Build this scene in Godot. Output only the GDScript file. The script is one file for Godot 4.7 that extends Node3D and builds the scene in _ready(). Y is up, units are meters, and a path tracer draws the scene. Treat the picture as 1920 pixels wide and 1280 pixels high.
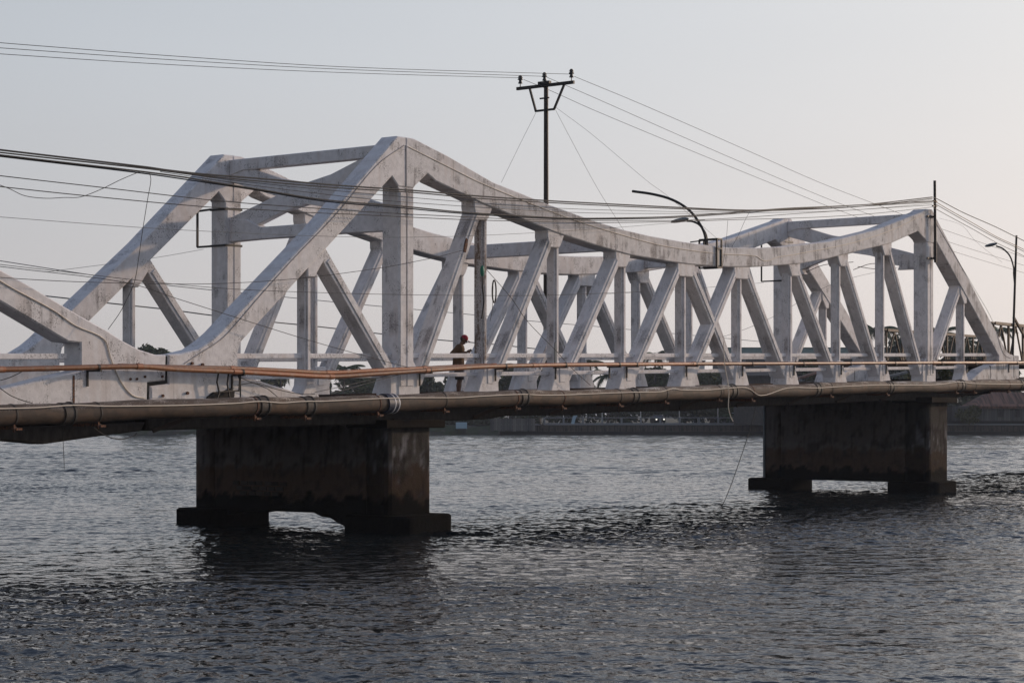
extends Node3D

# ---------- bridge frame: s along the bridge, h above the sloping datum, t across (away from the viewer) ----------
const TH := 0.940226
const X1 := -2.8448
const Z1 := 54.0
const W := 6.411
const L := 33.465
const SLOPE := 0.02469
const EYE := 3.1414
var BASIS := Basis(Vector3.UP, TH)
var org := Vector3.ZERO      # origin (bridge axes) of the thing being built
var taken := {}
var M := {}
var rng := RandomNumberGenerator.new()

func bp(s: float, h: float, t: float) -> Vector3:
	return Vector3(s, h + SLOPE * s, -t)

func bw(s: float, h: float, t: float) -> Vector3:
	return BASIS * bp(s, h, t) + Vector3(X1, 0, -Z1)

# ---------- naming and tagging ----------
func numbered(called: String) -> String:
	if not taken.has(called):
		taken[called] = 0
		return called
	taken[called] += 1
	return "%s_%03d" % [called, taken[called]]

func tag(o: Node3D, label: String, category: String, group := "", kind := "") -> void:
	if label: o.set_meta("label", label)
	if category: o.set_meta("category", category)
	if group: o.set_meta("group", group)
	if kind: o.set_meta("kind", kind)

func thing(called: String, label: String, category: String, at := Vector3.ZERO, turn := 0.0, group := "") -> Node3D:
	var o := Node3D.new()
	o.name = numbered(called)
	add_child(o, true)
	o.position = at
	o.rotation.y = turn
	tag(o, label, category, group)
	return o

func bthing(called: String, label: String, category: String, s: float, h: float, t: float, group := "") -> Node3D:
	org = bp(s, h, t)
	return thing(called, label, category, bw(s, h, t), TH, group)

func part(called: String, st: SurfaceTool, mat: Material, parent: Node) -> MeshInstance3D:
	var o := MeshInstance3D.new()
	o.mesh = st.commit()
	o.material_override = mat
	o.name = called
	parent.add_child(o, true)
	if parent != self and o.name.begins_with("@"):
		o.name = called
	return o

func single(called: String, st: SurfaceTool, mat: Material, label: String, category: String, at: Vector3, turn := 0.0, group := "", kind := "") -> MeshInstance3D:
	var o := MeshInstance3D.new()
	o.mesh = st.commit()
	o.material_override = mat
	o.name = numbered(called)
	add_child(o, true)
	o.position = at
	o.rotation.y = turn
	tag(o, label, category, group, kind)
	return o

func copy(src: Node3D, at: Vector3, turn: float, label: String, scale := 1.0) -> Node3D:
	var c: Node3D = src.duplicate()
	c.name = numbered(String(src.get_meta("base_name")))
	add_child(c, true)
	c.transform = Transform3D(Basis(Vector3.UP, turn).scaled(Vector3.ONE * scale), at)
	c.set_meta("label", label)
	return c

# ---------- mesh helpers ----------
func mb() -> SurfaceTool:
	var st := SurfaceTool.new()
	st.begin(Mesh.PRIMITIVE_TRIANGLES)
	return st

func tri(st: SurfaceTool, a: Vector3, b: Vector3, c: Vector3, n: Vector3) -> void:
	st.set_normal(n)
	st.set_uv(Vector2.ZERO)
	if (b - a).cross(c - a).dot(n) > 0.0:
		st.add_vertex(a); st.add_vertex(c); st.add_vertex(b)
	else:
		st.add_vertex(a); st.add_vertex(b); st.add_vertex(c)

func quad(st: SurfaceTool, a: Vector3, b: Vector3, c: Vector3, d: Vector3, hint: Vector3) -> void:
	var n := (c - a).cross(d - b)
	if n.length() < 1e-9: return
	n = n.normalized()
	if n.dot(hint) < 0: n = -n
	tri(st, a, b, c, n)
	tri(st, a, c, d, n)

# plane "face": (s,h) extruded along t; "cross": (t,h) along s; "plan": (s,t) along h.  w = plain world axes (x,y,z)
func pmap(mode: String, u: float, v: float, d: float) -> Vector3:
	if mode == "face": return bp(u, v, d) - org
	if mode == "cross": return bp(d, v, u) - org
	if mode == "plan": return bp(u, d, v) - org
	if mode == "wface": return Vector3(u, v, d)
	if mode == "wside": return Vector3(d, v, u)
	if mode == "wplan": return Vector3(u, d, -v)
	if mode == "pcross": return Vector3(d, v, -u)
	return Vector3(u, d, v)

func inset(poly: PackedVector2Array, b: float) -> PackedVector2Array:
	var out := PackedVector2Array()
	var n := poly.size()
	var area := 0.0
	for i in n:
		area += poly[i].cross(poly[(i + 1) % n])
	var sg := 1.0 if area > 0 else -1.0
	for i in n:
		var e0 := (poly[i] - poly[(i + n - 1) % n]).normalized()
		var e1 := (poly[(i + 1) % n] - poly[i]).normalized()
		var n0 := Vector2(-e0.y, e0.x) * sg
		var n1 := Vector2(-e1.y, e1.x) * sg
		var m := n0 + n1
		var k := m.length()
		m = m / k if k > 1e-4 else n0
		out.append(poly[i] + m * minf(b / maxf(m.dot(n0), 0.4), b * 2.0))
	return out

func prism(st: SurfaceTool, pts: Array, d0: float, d1: float, bevel := 0.02, mode := "face") -> void:
	var poly := PackedVector2Array()
	for q in pts: poly.append(Vector2(q[0], q[1]))
	var n := poly.size()
	var ins := inset(poly, bevel) if bevel > 0 else poly
	var idx := Geometry2D.triangulate_polygon(ins)
	var cen := Vector2.ZERO
	for q in poly: cen += q / n
	var lo := minf(d0, d1)
	var hi := maxf(d0, d1)
	var nlo := (pmap(mode, cen.x, cen.y, lo) - pmap(mode, cen.x, cen.y, hi)).normalized()
	for i in range(0, idx.size(), 3):
		tri(st, pmap(mode, ins[idx[i]].x, ins[idx[i]].y, lo), pmap(mode, ins[idx[i + 1]].x, ins[idx[i + 1]].y, lo), pmap(mode, ins[idx[i + 2]].x, ins[idx[i + 2]].y, lo), nlo)
		tri(st, pmap(mode, ins[idx[i]].x, ins[idx[i]].y, hi), pmap(mode, ins[idx[i + 1]].x, ins[idx[i + 1]].y, hi), pmap(mode, ins[idx[i + 2]].x, ins[idx[i + 2]].y, hi), -nlo)
	var area := 0.0
	for i in n: area += poly[i].cross(poly[(i + 1) % n])
	var sg := 1.0 if area > 0 else -1.0
	for i in n:
		var a := poly[i]
		var b := poly[(i + 1) % n]
		var e := (b - a).normalized()
		var on := Vector2(e.y, -e.x) * sg
		var m := (a + b) / 2
		var hint := pmap(mode, m.x + on.x, m.y + on.y, 0) - pmap(mode, m.x, m.y, 0)
		quad(st, pmap(mode, a.x, a.y, lo + bevel), pmap(mode, b.x, b.y, lo + bevel), pmap(mode, b.x, b.y, hi - bevel), pmap(mode, a.x, a.y, hi - bevel), hint)
		if bevel > 0:
			var ia := ins[i]
			var ib := ins[(i + 1) % n]
			quad(st, pmap(mode, a.x, a.y, lo + bevel), pmap(mode, b.x, b.y, lo + bevel), pmap(mode, ib.x, ib.y, lo), pmap(mode, ia.x, ia.y, lo), hint + nlo)
			quad(st, pmap(mode, a.x, a.y, hi - bevel), pmap(mode, b.x, b.y, hi - bevel), pmap(mode, ib.x, ib.y, hi), pmap(mode, ia.x, ia.y, hi), hint - nlo)

func rect(a0: float, a1: float, b0: float, b1: float) -> Array:
	return [[a0, b0], [a1, b0], [a1, b1], [a0, b1]]

# a straight member in a plane, of width w
func strip2(a: Vector2, b: Vector2, w: float) -> Array:
	var e := (b - a).normalized()
	var p := Vector2(-e.y, e.x) * w / 2
	return [[a.x + p.x, a.y + p.y], [b.x + p.x, b.y + p.y], [b.x - p.x, b.y - p.y], [a.x - p.x, a.y - p.y]]

func spline(pts: Array, steps: int) -> PackedVector3Array:
	var out := PackedVector3Array()
	var n := pts.size()
	for i in n - 1:
		var p0: Vector3 = pts[maxi(i - 1, 0)]
		var p1: Vector3 = pts[i]
		var p2: Vector3 = pts[i + 1]
		var p3: Vector3 = pts[mini(i + 2, n - 1)]
		for k in steps:
			var x := float(k) / steps
			# centripetal-like tangents, scaled by the span, keep uneven spacing from overshooting
			var d1 := maxf((p1 - p0).length(), 1e-4)
			var d2 := maxf((p2 - p1).length(), 1e-4)
			var d3 := maxf((p3 - p2).length(), 1e-4)
			var m1 := (p2 - p0) / (d1 + d2) * d2 if i > 0 else (p2 - p1)
			var m2 := (p3 - p1) / (d2 + d3) * d2 if i < n - 2 else (p2 - p1)
			var x2 := x * x
			var x3 := x2 * x
			out.append(p1 * (2 * x3 - 3 * x2 + 1) + m1 * (x3 - 2 * x2 + x) + p2 * (-2 * x3 + 3 * x2) + m2 * (x3 - x2))
	out.append(pts[n - 1])
	return out

func tube(st: SurfaceTool, path: PackedVector3Array, r: float, sides := 6, caps := true, r1 := -1.0) -> void:
	var n := path.size()
	if n < 2: return
	if r1 < 0: r1 = r
	var rings := []
	var up := Vector3.UP
	var length := 0.0
	var lens := []
	for i in n:
		var d := (path[mini(i + 1, n - 1)] - path[maxi(i - 1, 0)]).normalized()
		var ref := Vector3.UP if absf(d.y) < 0.9 else Vector3.RIGHT
		if i > 0:
			ref = up
			length += (path[i] - path[i - 1]).length()
		lens.append(length)
		var side := d.cross(ref).normalized()
		up = side.cross(d).normalized()
		var rr := lerpf(r, r1, float(i) / (n - 1))
		var ring := []
		for k in sides + 1:
			var a := TAU * k / sides
			var nn := up * cos(a) + side * sin(a)
			ring.append([path[i] + nn * rr, nn])
		rings.append(ring)
	for i in n - 1:
		for k in sides:
			var q := [rings[i][k], rings[i + 1][k], rings[i + 1][k + 1], rings[i][k + 1]]
			var uv := [Vector2(lens[i], float(k) / sides), Vector2(lens[i + 1], float(k) / sides), Vector2(lens[i + 1], float(k + 1) / sides), Vector2(lens[i], float(k + 1) / sides)]
			for o in ([0, 1, 2, 0, 2, 3] if ((q[1][0] - q[0][0]) as Vector3).cross(q[2][0] - q[0][0]).dot(q[0][1]) < 0 else [0, 2, 1, 0, 3, 2]):
				st.set_normal(q[o][1])
				st.set_uv(uv[o])
				st.add_vertex(q[o][0])
	if caps:
		for e in [0, n - 1]:
			var d := (path[1] - path[0]) * -1.0 if e == 0 else path[n - 1] - path[n - 2]
			for k in sides:
				st.set_uv(Vector2.ZERO)
				tri(st, path[e], rings[e][k][0], rings[e][k + 1][0], d.normalized())

func line(st: SurfaceTool, a: Vector3, b: Vector3, r: float, sides := 6, r1 := -1.0) -> void:
	tube(st, PackedVector3Array([a, b]), r, sides, true, r1)

# a bar of rectangular section between two points
func bar(st: SurfaceTool, a: Vector3, b: Vector3, w: float, h: float, ref := Vector3.UP) -> void:
	var d := (b - a).normalized()
	if absf(d.dot(ref)) > 0.97: ref = Vector3.RIGHT
	var x := d.cross(ref).normalized()
	var y := x.cross(d).normalized()
	var p := []
	for e in [a, b]:
		for c in [[-1, -1], [1, -1], [1, 1], [-1, 1]]:
			p.append(e + x * c[0] * w / 2 + y * c[1] * h / 2)
	quad(st, p[0], p[1], p[2], p[3], -d)
	quad(st, p[4], p[5], p[6], p[7], d)
	quad(st, p[0], p[1], p[5], p[4], -y)
	quad(st, p[2], p[3], p[7], p[6], y)
	quad(st, p[1], p[2], p[6], p[5], x)
	quad(st, p[3], p[0], p[4], p[7], -x)

func box(st: SurfaceTool, c: Vector3, size: Vector3, bevel := 0.0) -> void:
	prism(st, rect(c.x - size.x / 2, c.x + size.x / 2, c.y - size.y / 2, c.y + size.y / 2), c.z - size.z / 2, c.z + size.z / 2, bevel, "wface")

func ball(st: SurfaceTool, c: Vector3, r: Vector3, rings := 8, seg := 12) -> void:
	var p := []
	for i in rings + 1:
		var a := PI * i / rings
		for k in seg + 1:
			var b := TAU * k / seg
			p.append(Vector3(sin(a) * cos(b), cos(a), sin(a) * sin(b)))
	for i in rings:
		for k in seg:
			var q: Array = [p[i * (seg + 1) + k], p[(i + 1) * (seg + 1) + k], p[(i + 1) * (seg + 1) + k + 1], p[i * (seg + 1) + k + 1]]
			for o in [[0, 1, 2], [0, 2, 3]]:
				var a0: Vector3 = q[o[0]]
				var a1: Vector3 = q[o[1]]
				var a2: Vector3 = q[o[2]]
				var v := [a0, a1, a2]
				if (a1 * r - a0 * r).cross(a2 * r - a0 * r).dot(a0 + a1 + a2) > 0: v = [a0, a2, a1]
				for w in v:
					st.set_uv(Vector2.ZERO)
					st.set_normal((w / r).normalized())
					st.add_vertex(c + w * r)

# ---------- textures ----------
func seamless(w: int, h: int, freq: float, octaves: int, sd: int, cellular := false) -> PackedByteArray:
	var n := FastNoiseLite.new()
	n.seed = sd
	n.frequency = freq
	n.noise_type = FastNoiseLite.TYPE_CELLULAR if cellular else FastNoiseLite.TYPE_SIMPLEX_SMOOTH
	n.fractal_type = FastNoiseLite.FRACTAL_FBM
	n.fractal_octaves = octaves
	var im := n.get_seamless_image(w, h, false, false, 0.15, true)
	im.convert(Image.FORMAT_L8)
	if h != w: im.resize(w, w, Image.INTERPOLATE_BILINEAR)
	return im.get_data()

func texture(size: int, f: Callable) -> ImageTexture:
	var im := Image.create(size, size, false, Image.FORMAT_RGB8)
	for y in size:
		for x in size:
			var c: Color = f.call(y * size + x, x, y)
			im.set_pixel(x, y, c.linear_to_srgb())
	return ImageTexture.create_from_image(im)

func grey(size: int, f: Callable) -> ImageTexture:
	var im := Image.create(size, size, false, Image.FORMAT_L8)
	for y in size:
		for x in size:
			var v: float = f.call(y * size + x)
			im.set_pixel(x, y, Color(v, v, v))
	return ImageTexture.create_from_image(im)

func mat(tex: Texture2D, tile: float, rough := 0.85, bump: Texture2D = null, bump_cm := 0.6, tint := Color(1, 1, 1)) -> StandardMaterial3D:
	var m := StandardMaterial3D.new()
	m.albedo_texture = tex
	m.albedo_color = tint
	m.roughness = rough
	m.metallic_specular = 0.4
	m.uv1_triplanar = true
	m.uv1_triplanar_sharpness = 6.0
	m.uv1_scale = Vector3.ONE / tile
	if bump:
		m.heightmap_enabled = true
		m.heightmap_texture = bump
		m.heightmap_scale = bump_cm
	return m

func flat(c: Color, rough := 0.8, metal := 0.0) -> StandardMaterial3D:
	var m := StandardMaterial3D.new()
	m.albedo_color = c.linear_to_srgb()
	m.roughness = rough
	m.metallic = metal
	m.metallic_specular = 0.4
	return m

func materials() -> void:
	var big := seamless(512, 512, 0.008, 4, 11)
	var mid := seamless(512, 512, 0.03, 4, 12)
	var fine := seamless(512, 512, 0.12, 3, 13)
	var streak := seamless(512, 40, 0.035, 4, 14)
	var streak2 := seamless(512, 64, 0.012, 3, 15)
	var bumpy := grey(512, func(i): return (mid[i] * 0.5 + fine[i] * 0.5) / 255.0)
	# white paint on concrete, soiled: mildew streaks running down, flecks of lost paint, yellowish patches
	var paint := func(dirt: float, base: Color) -> Callable:
		return func(i: int, _x: int, _y: int) -> Color:
			var b := big[i] / 255.0
			var m := mid[i] / 255.0
			var f := fine[i] / 255.0
			var s := streak[i] / 255.0
			var s2 := streak2[i] / 255.0
			var c := base * (0.80 + 0.26 * m + 0.10 * f)
			c = c.lerp(base * Color(0.86, 0.80, 0.76), smoothstep(0.5, 0.8, s2) * 0.5)
			var d := smoothstep(0.60 - dirt * 0.22, 0.95 - dirt * 0.22, s * 0.6 + b * 0.5)
			d *= 0.25 + 0.75 * smoothstep(0.42, 0.62, b * 0.7 + s2 * 0.3)
			c = c.lerp(Color(0.13, 0.12, 0.12), d * 0.58)
			var chip := smoothstep(0.64, 0.78, f * 0.35 + m * 0.4 + b * 0.25 + dirt * 0.10)
			c = c.lerp(Color(0.17, 0.15, 0.145), chip * 0.55)
			var fleck := smoothstep(0.62, 0.70, f) * smoothstep(0.50 - dirt * 0.1, 0.66, b)
			c = c.lerp(Color(0.08, 0.075, 0.07), fleck * 0.6)
			c.a = 1.0
			return c
	M.paint = mat(texture(512, paint.call(0.0, Color(0.635, 0.617, 0.622))), 3.7, 0.8, bumpy, 0.5)
	M.paint_clean = mat(texture(512, paint.call(-0.35, Color(0.63, 0.617, 0.63))), 4.3, 0.8, bumpy, 0.4)
	M.paint_dirty = mat(texture(512, paint.call(0.42, Color(0.61, 0.593, 0.595))), 3.1, 0.85, bumpy, 0.7)
	M.rusty_paint = mat(texture(512, func(i, _x, _y):
		var c := Color(0.52, 0.49, 0.48).lerp(Color(0.22, 0.17, 0.14), smoothstep(0.48, 0.68, streak[i] / 255.0 * 0.6 + mid[i] / 255.0 * 0.4))
		return c.lerp(Color(0.06, 0.05, 0.05), smoothstep(0.6, 0.72, fine[i] / 255.0))), 2.3, 0.9, bumpy, 0.8)
	M.concrete = mat(texture(512, func(i, _x, _y):
		var v := 0.75 + 0.4 * mid[i] / 255.0 - 0.45 * smoothstep(0.5, 0.8, streak[i] / 255.0)
		return Color(0.125, 0.108, 0.095) * v), 3.3, 0.9, bumpy, 1.2)
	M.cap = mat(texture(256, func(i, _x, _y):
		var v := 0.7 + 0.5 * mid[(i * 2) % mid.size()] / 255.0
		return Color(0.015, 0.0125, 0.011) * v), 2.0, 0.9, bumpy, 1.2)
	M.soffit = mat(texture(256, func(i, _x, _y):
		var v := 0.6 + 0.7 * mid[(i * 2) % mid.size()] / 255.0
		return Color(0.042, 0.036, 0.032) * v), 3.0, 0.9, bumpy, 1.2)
	M.pier = mat(texture(512, func(i, _x, _y):
		var v := 0.60 + 0.35 * mid[i] / 255.0 + 0.45 * big[i] / 255.0 - 0.22 * smoothstep(0.45, 0.75, streak[i] / 255.0) + 0.3 * smoothstep(0.6, 0.75, streak2[i] / 255.0) + 0.15 * fine[i] / 255.0
		return Color(v, v, v)), 3.3, 0.9, bumpy, 1.5)
	M.pier.vertex_color_use_as_albedo = true
	M.pier.metallic_specular = 0.15
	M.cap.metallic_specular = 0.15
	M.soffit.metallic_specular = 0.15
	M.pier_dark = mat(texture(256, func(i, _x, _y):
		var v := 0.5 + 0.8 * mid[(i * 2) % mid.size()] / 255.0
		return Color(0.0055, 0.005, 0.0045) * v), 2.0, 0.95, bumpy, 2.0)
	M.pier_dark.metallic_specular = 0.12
	M.asphalt = mat(texture(256, func(i, _x, _y):
		var v := 0.8 + 0.4 * fine[i * 4 % fine.size()] / 255.0
		return Color(0.06, 0.058, 0.056) * v), 2.0, 0.95)
	# grey brown cement pipe, droppings on its upper side (v = 0 is the top)
	M.pipe = StandardMaterial3D.new()
	M.pipe.albedo_texture = texture(512, func(i, x, y):
		var v := 0.75 + 0.5 * mid[i] / 255.0 * 0.7 + 0.2 * streak2[i] / 255.0
		var c := Color(0.092, 0.062, 0.043).lerp(Color(0.055, 0.039, 0.029), smoothstep(0.4, 0.65, big[i] / 255.0)) * v
		var top: float = minf(y, 512 - y) / 256.0
		c = c.lerp(Color(0.12, 0.105, 0.092) * v, smoothstep(0.35, 0.1, top) * 0.7)
		var d := smoothstep(0.58, 0.64, fine[i] / 255.0 * 0.6 + big[i] / 255.0 * 0.4) * smoothstep(0.42, 0.2, top)
		c = c.lerp(Color(0.55, 0.53, 0.5), d)
		var drip := smoothstep(0.60, 0.72, fine[(x * 1) % 512 + 512 * (y / 6 % 512)] / 255.0) * smoothstep(0.45, 0.1, top) * smoothstep(0.5, 0.62, big[i] / 255.0)
		return c.lerp(Color(0.5, 0.48, 0.45), drip * 0.6))
	M.pipe.uv1_scale = Vector3(0.33, 1, 1)
	M.pipe.roughness = 0.8
	M.pipe.heightmap_enabled = true
	M.pipe.heightmap_texture = bumpy
	M.pipe.heightmap_scale = 0.4
	M.pipe_old = M.pipe.duplicate()
	M.pipe_old.albedo_color = Color(0.80, 0.76, 0.74)
	M.pipe_old.uv1_offset = Vector3(0.37, 0, 0)
	M.pipe_pale = M.pipe.duplicate()
	M.pipe_pale.albedo_color = Color(1.0, 1.0, 1.0)
	M.pipe_pale.uv1_scale = Vector3(0.21, 1, 1)
	M.pipe.albedo_color = Color(0.93, 0.88, 0.83)
	M.collar = mat(texture(256, func(i, _x, _y): return Color(0.045, 0.038, 0.034) * (0.6 + 0.9 * mid[i * 4 % mid.size()] / 255.0)), 0.9, 0.7)
	M.collar_blue = flat(Color(0.018, 0.024, 0.045), 0.5)
	M.band_white = flat(Color(0.55, 0.55, 0.58), 0.5)
	M.rust = mat(texture(256, func(i, _x, _y):
		return Color(0.15, 0.065, 0.035).lerp(Color(0.05, 0.03, 0.025), smoothstep(0.35, 0.65, mid[(i * 2) % mid.size()] / 255.0))), 0.7, 0.85)
	M.orange = mat(texture(256, func(i, _x, _y):
		var c := Color(0.32, 0.12, 0.052) * (0.7 + 0.5 * mid[(i * 2) % mid.size()] / 255.0)
		return c.lerp(Color(0.30, 0.17, 0.11), smoothstep(0.55, 0.8, big[(i * 2) % big.size()] / 255.0) * 0.8)), 1.3, 0.45)
	M.orange_faded = M.orange.duplicate()
	M.orange_faded.albedo_color = Color(0.92, 0.98, 1.0)
	M.orange_dull = M.orange.duplicate()
	M.orange_dull.albedo_color = Color(0.80, 0.84, 0.86)
	M.steel_dark = flat(Color(0.022, 0.020, 0.020), 0.55, 0.2)
	M.steel_brown = mat(texture(256, func(i, _x, _y):
		return Color(0.055, 0.04, 0.03).lerp(Color(0.13, 0.085, 0.05), smoothstep(0.35, 0.7, mid[(i * 2) % mid.size()] / 255.0))), 1.1, 0.7)
	M.pole_steel = flat(Color(0.035, 0.027, 0.025), 0.5, 0.3)
	M.lamp_grey = flat(Color(0.12, 0.14, 0.16), 0.5)
	M.insulator = flat(Color(0.012, 0.016, 0.026), 0.25)
	M.cable_black = flat(Color(0.012, 0.012, 0.013), 0.6)
	M.wire_grey = flat(Color(0.11, 0.11, 0.11), 0.6)
	M.cord_white = flat(Color(0.68, 0.60, 0.50), 0.6)
	M.cord_grey = flat(Color(0.32, 0.29, 0.28), 0.7)
	M.cord_ochre = flat(Color(0.30, 0.19, 0.09), 0.6)
	M.road_kerb = mat(M.rust.albedo_texture, 1.2, 0.9, null, 0.0, Color(0.55, 0.5, 0.5))
	M.soffit_rust = flat(Color(0.035, 0.022, 0.015), 0.9)
	M.black_stain = flat(Color(0.03, 0.028, 0.027), 0.95)
	M.earth = mat(texture(256, func(i, _x, _y): return Color(0.085, 0.06, 0.045) * (0.6 + 0.8 * mid[(i * 2) % mid.size()] / 255.0)), 3.0, 0.95)
	M.bank = mat(texture(512, func(i, _x, _y):
		var c := Color(0.055, 0.05, 0.042).lerp(Color(0.035, 0.045, 0.022), smoothstep(0.4, 0.6, big[i] / 255.0))
		return c * (0.7 + 0.6 * mid[i] / 255.0)), 17.0, 0.95)
	M.quay_stone = mat(texture(512, func(i, _x, _y):
		var c := Color(0.075, 0.062, 0.052) * (0.6 + 0.8 * mid[i] / 255.0)
		return c.lerp(Color(0.03, 0.026, 0.022), smoothstep(0.45, 0.7, streak[i] / 255.0))), 6.0, 0.95)
	M.quay_wet = flat(Color(0.022, 0.02, 0.018), 0.8)
	M.quay_rail = flat(Color(0.20, 0.21, 0.22), 0.8)
	M.roof_green = flat(Color(0.018, 0.055, 0.042), 0.6)
	M.roof_rust = mat(texture(256, func(i, _x, _y):
		return Color(0.20, 0.105, 0.075).lerp(Color(0.09, 0.055, 0.04), smoothstep(0.4, 0.7, streak[(i * 2) % streak.size()] / 255.0))), 9.0, 0.85)
	M.wall_grey = mat(texture(256, func(i, _x, _y): return Color(0.13, 0.135, 0.14) * (0.6 + 0.7 * streak[(i * 2) % streak.size()] / 255.0)), 7.0, 0.9)
	M.wall_dark = mat(texture(256, func(i, _x, _y): return Color(0.05, 0.047, 0.045) * (0.6 + 0.8 * mid[(i * 2) % mid.size()] / 255.0)), 6.0, 0.9)
	M.board = []
	for k in 4:
		M.board.append(mat(texture(128, func(i, _x, _y): return Color(0.085 + 0.02 * k, 0.085 + 0.017 * k, 0.085 + 0.014 * k) * (0.6 + 0.8 * streak[(i * 4 + k * 999) % streak.size()] / 255.0)), 4.0, 0.9))
	M.white_wall = flat(Color(0.62, 0.60, 0.58), 0.8)
	M.glass_dark = flat(Color(0.02, 0.022, 0.025), 0.2)
	M.pale_blue = flat(Color(0.30, 0.42, 0.50), 0.7)
	M.bark = mat(texture(128, func(i, _x, _y): return Color(0.075, 0.06, 0.048) * (0.6 + 0.8 * mid[(i * 4) % mid.size()] / 255.0)), 1.5, 0.95)
	M.leaf = StandardMaterial3D.new()
	M.leaf.vertex_color_use_as_albedo = true
	M.leaf.roughness = 0.7
	M.leaf.metallic_specular = 0.3
	M.leaf.backlight_enabled = true
	M.leaf.backlight = Color(0.35, 0.42, 0.2)
	M.leaf.cull_mode = BaseMaterial3D.CULL_DISABLED
	M.pink = flat(Color(0.55, 0.22, 0.20), 0.8)
	M.rubble = flat(Color(0.42, 0.38, 0.36), 0.9)
	M.cloth = flat(Color(0.16, 0.17, 0.17), 0.9)

# ---------- the place ----------
func _ready() -> void:
	rng.seed = 7
	var cam := Camera3D.new()
	cam.name = "camera"
	add_child(cam)
	cam.position = Vector3(0, EYE, 0)
	cam.near = 1.0
	cam.far = 6000.0
	cam.projection = Camera3D.PROJECTION_FRUSTUM
	cam.size = 2.0 * 640.0 / 3765.0
	cam.frustum_offset = Vector2(0, 137.0 / 3765.0)
	cam.current = true

	var sun_az := deg_to_rad(57.0)
	var sun_el := deg_to_rad(13.0)
	var sun_dir := Vector3(sin(sun_az) * cos(sun_el), sin(sun_el), -cos(sun_az) * cos(sun_el))
	var env := Environment.new()
	env.tonemap_mode = Environment.TONE_MAPPER_LINEAR
	env.tonemap_exposure = 1.0
	env.background_mode = Environment.BG_SKY
	env.sky = Sky.new()
	env.sky.sky_material = hazy_sky(sun_dir)
	env.sdfgi_enabled = true
	env.ssao_enabled = true
	env.ssil_enabled = true
	env.fog_enabled = true
	env.fog_density = FOG
	env.fog_light_color = Color(0.80, 0.83, 0.88)
	var we := WorldEnvironment.new()
	we.name = "environment"
	we.environment = env
	add_child(we)
	var sun := DirectionalLight3D.new()
	sun.name = "sun"
	add_child(sun)
	sun.look_at_from_position(Vector3.ZERO, -sun_dir, Vector3.UP)
	sun.light_energy = 0.66
	sun.light_color = Color(1.0, 0.87, 0.74)
	sun.light_angular_distance = 2.0
	sun.shadow_enabled = true

	materials()
	river()
	far_bank()
	bridge()
	left_span()
	piers()
	water_pipe()
	conduits()
	steel_panel_bridge()
	poles_and_lamps()
	cables()
	bank_buildings()
	vegetation()
	small_things()
	person()

const FOG := 0.00022

func hazy_sky(sun: Vector3) -> PanoramaSkyMaterial:
	var w := 1024
	var h := 512
	var im := Image.create(w, h, false, Image.FORMAT_RGBF)
	var veil := FastNoiseLite.new()
	veil.seed = 9
	veil.frequency = 1.6
	veil.fractal_octaves = 4
	for j in h:
		var el := PI / 2 - PI * (j + 0.5) / h
		var deg := rad_to_deg(el)
		for i in w:
			var az := TAU * (i + 0.5) / w
			var d := Vector3(sin(az) * cos(el), sin(el), -cos(az) * cos(el))
			var g := rad_to_deg(acos(clampf(d.dot(sun), -1, 1)))
			var b := 0.415 + 0.69 * exp(-pow(g / 55.0, 2)) + 3.6 * exp(-pow(g / 14.0, 2))
			var low := smoothstep(12.0, 0.0, deg)
			var high := smoothstep(7.0, 44.0, deg)
			var w2 := exp(-pow(g / 45.0, 2))
			var t := Color(0.935, 1.015, 1.11).lerp(Color(1.12, 0.99, 0.85), w2).lerp(Color(1.03, 0.995, 1.0).lerp(Color(1.22, 0.97, 0.78), w2), low)
			t = t.lerp(Color(0.38, 0.49, 0.75), high)
			t = t.lerp(Color(1.03, 1.0, 0.97), exp(-pow(g / 24.0, 2)) * 0.9)
			b *= 1.0 + 0.035 * veil.get_noise_3d(d.x * 1.2, d.y * 7.0, d.z * 1.2)
			im.set_pixel(i, j, Color(t.r * b, t.g * b, t.b * b))
	var m := PanoramaSkyMaterial.new()
	m.panorama = ImageTexture.create_from_image(im)
	return m

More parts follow.
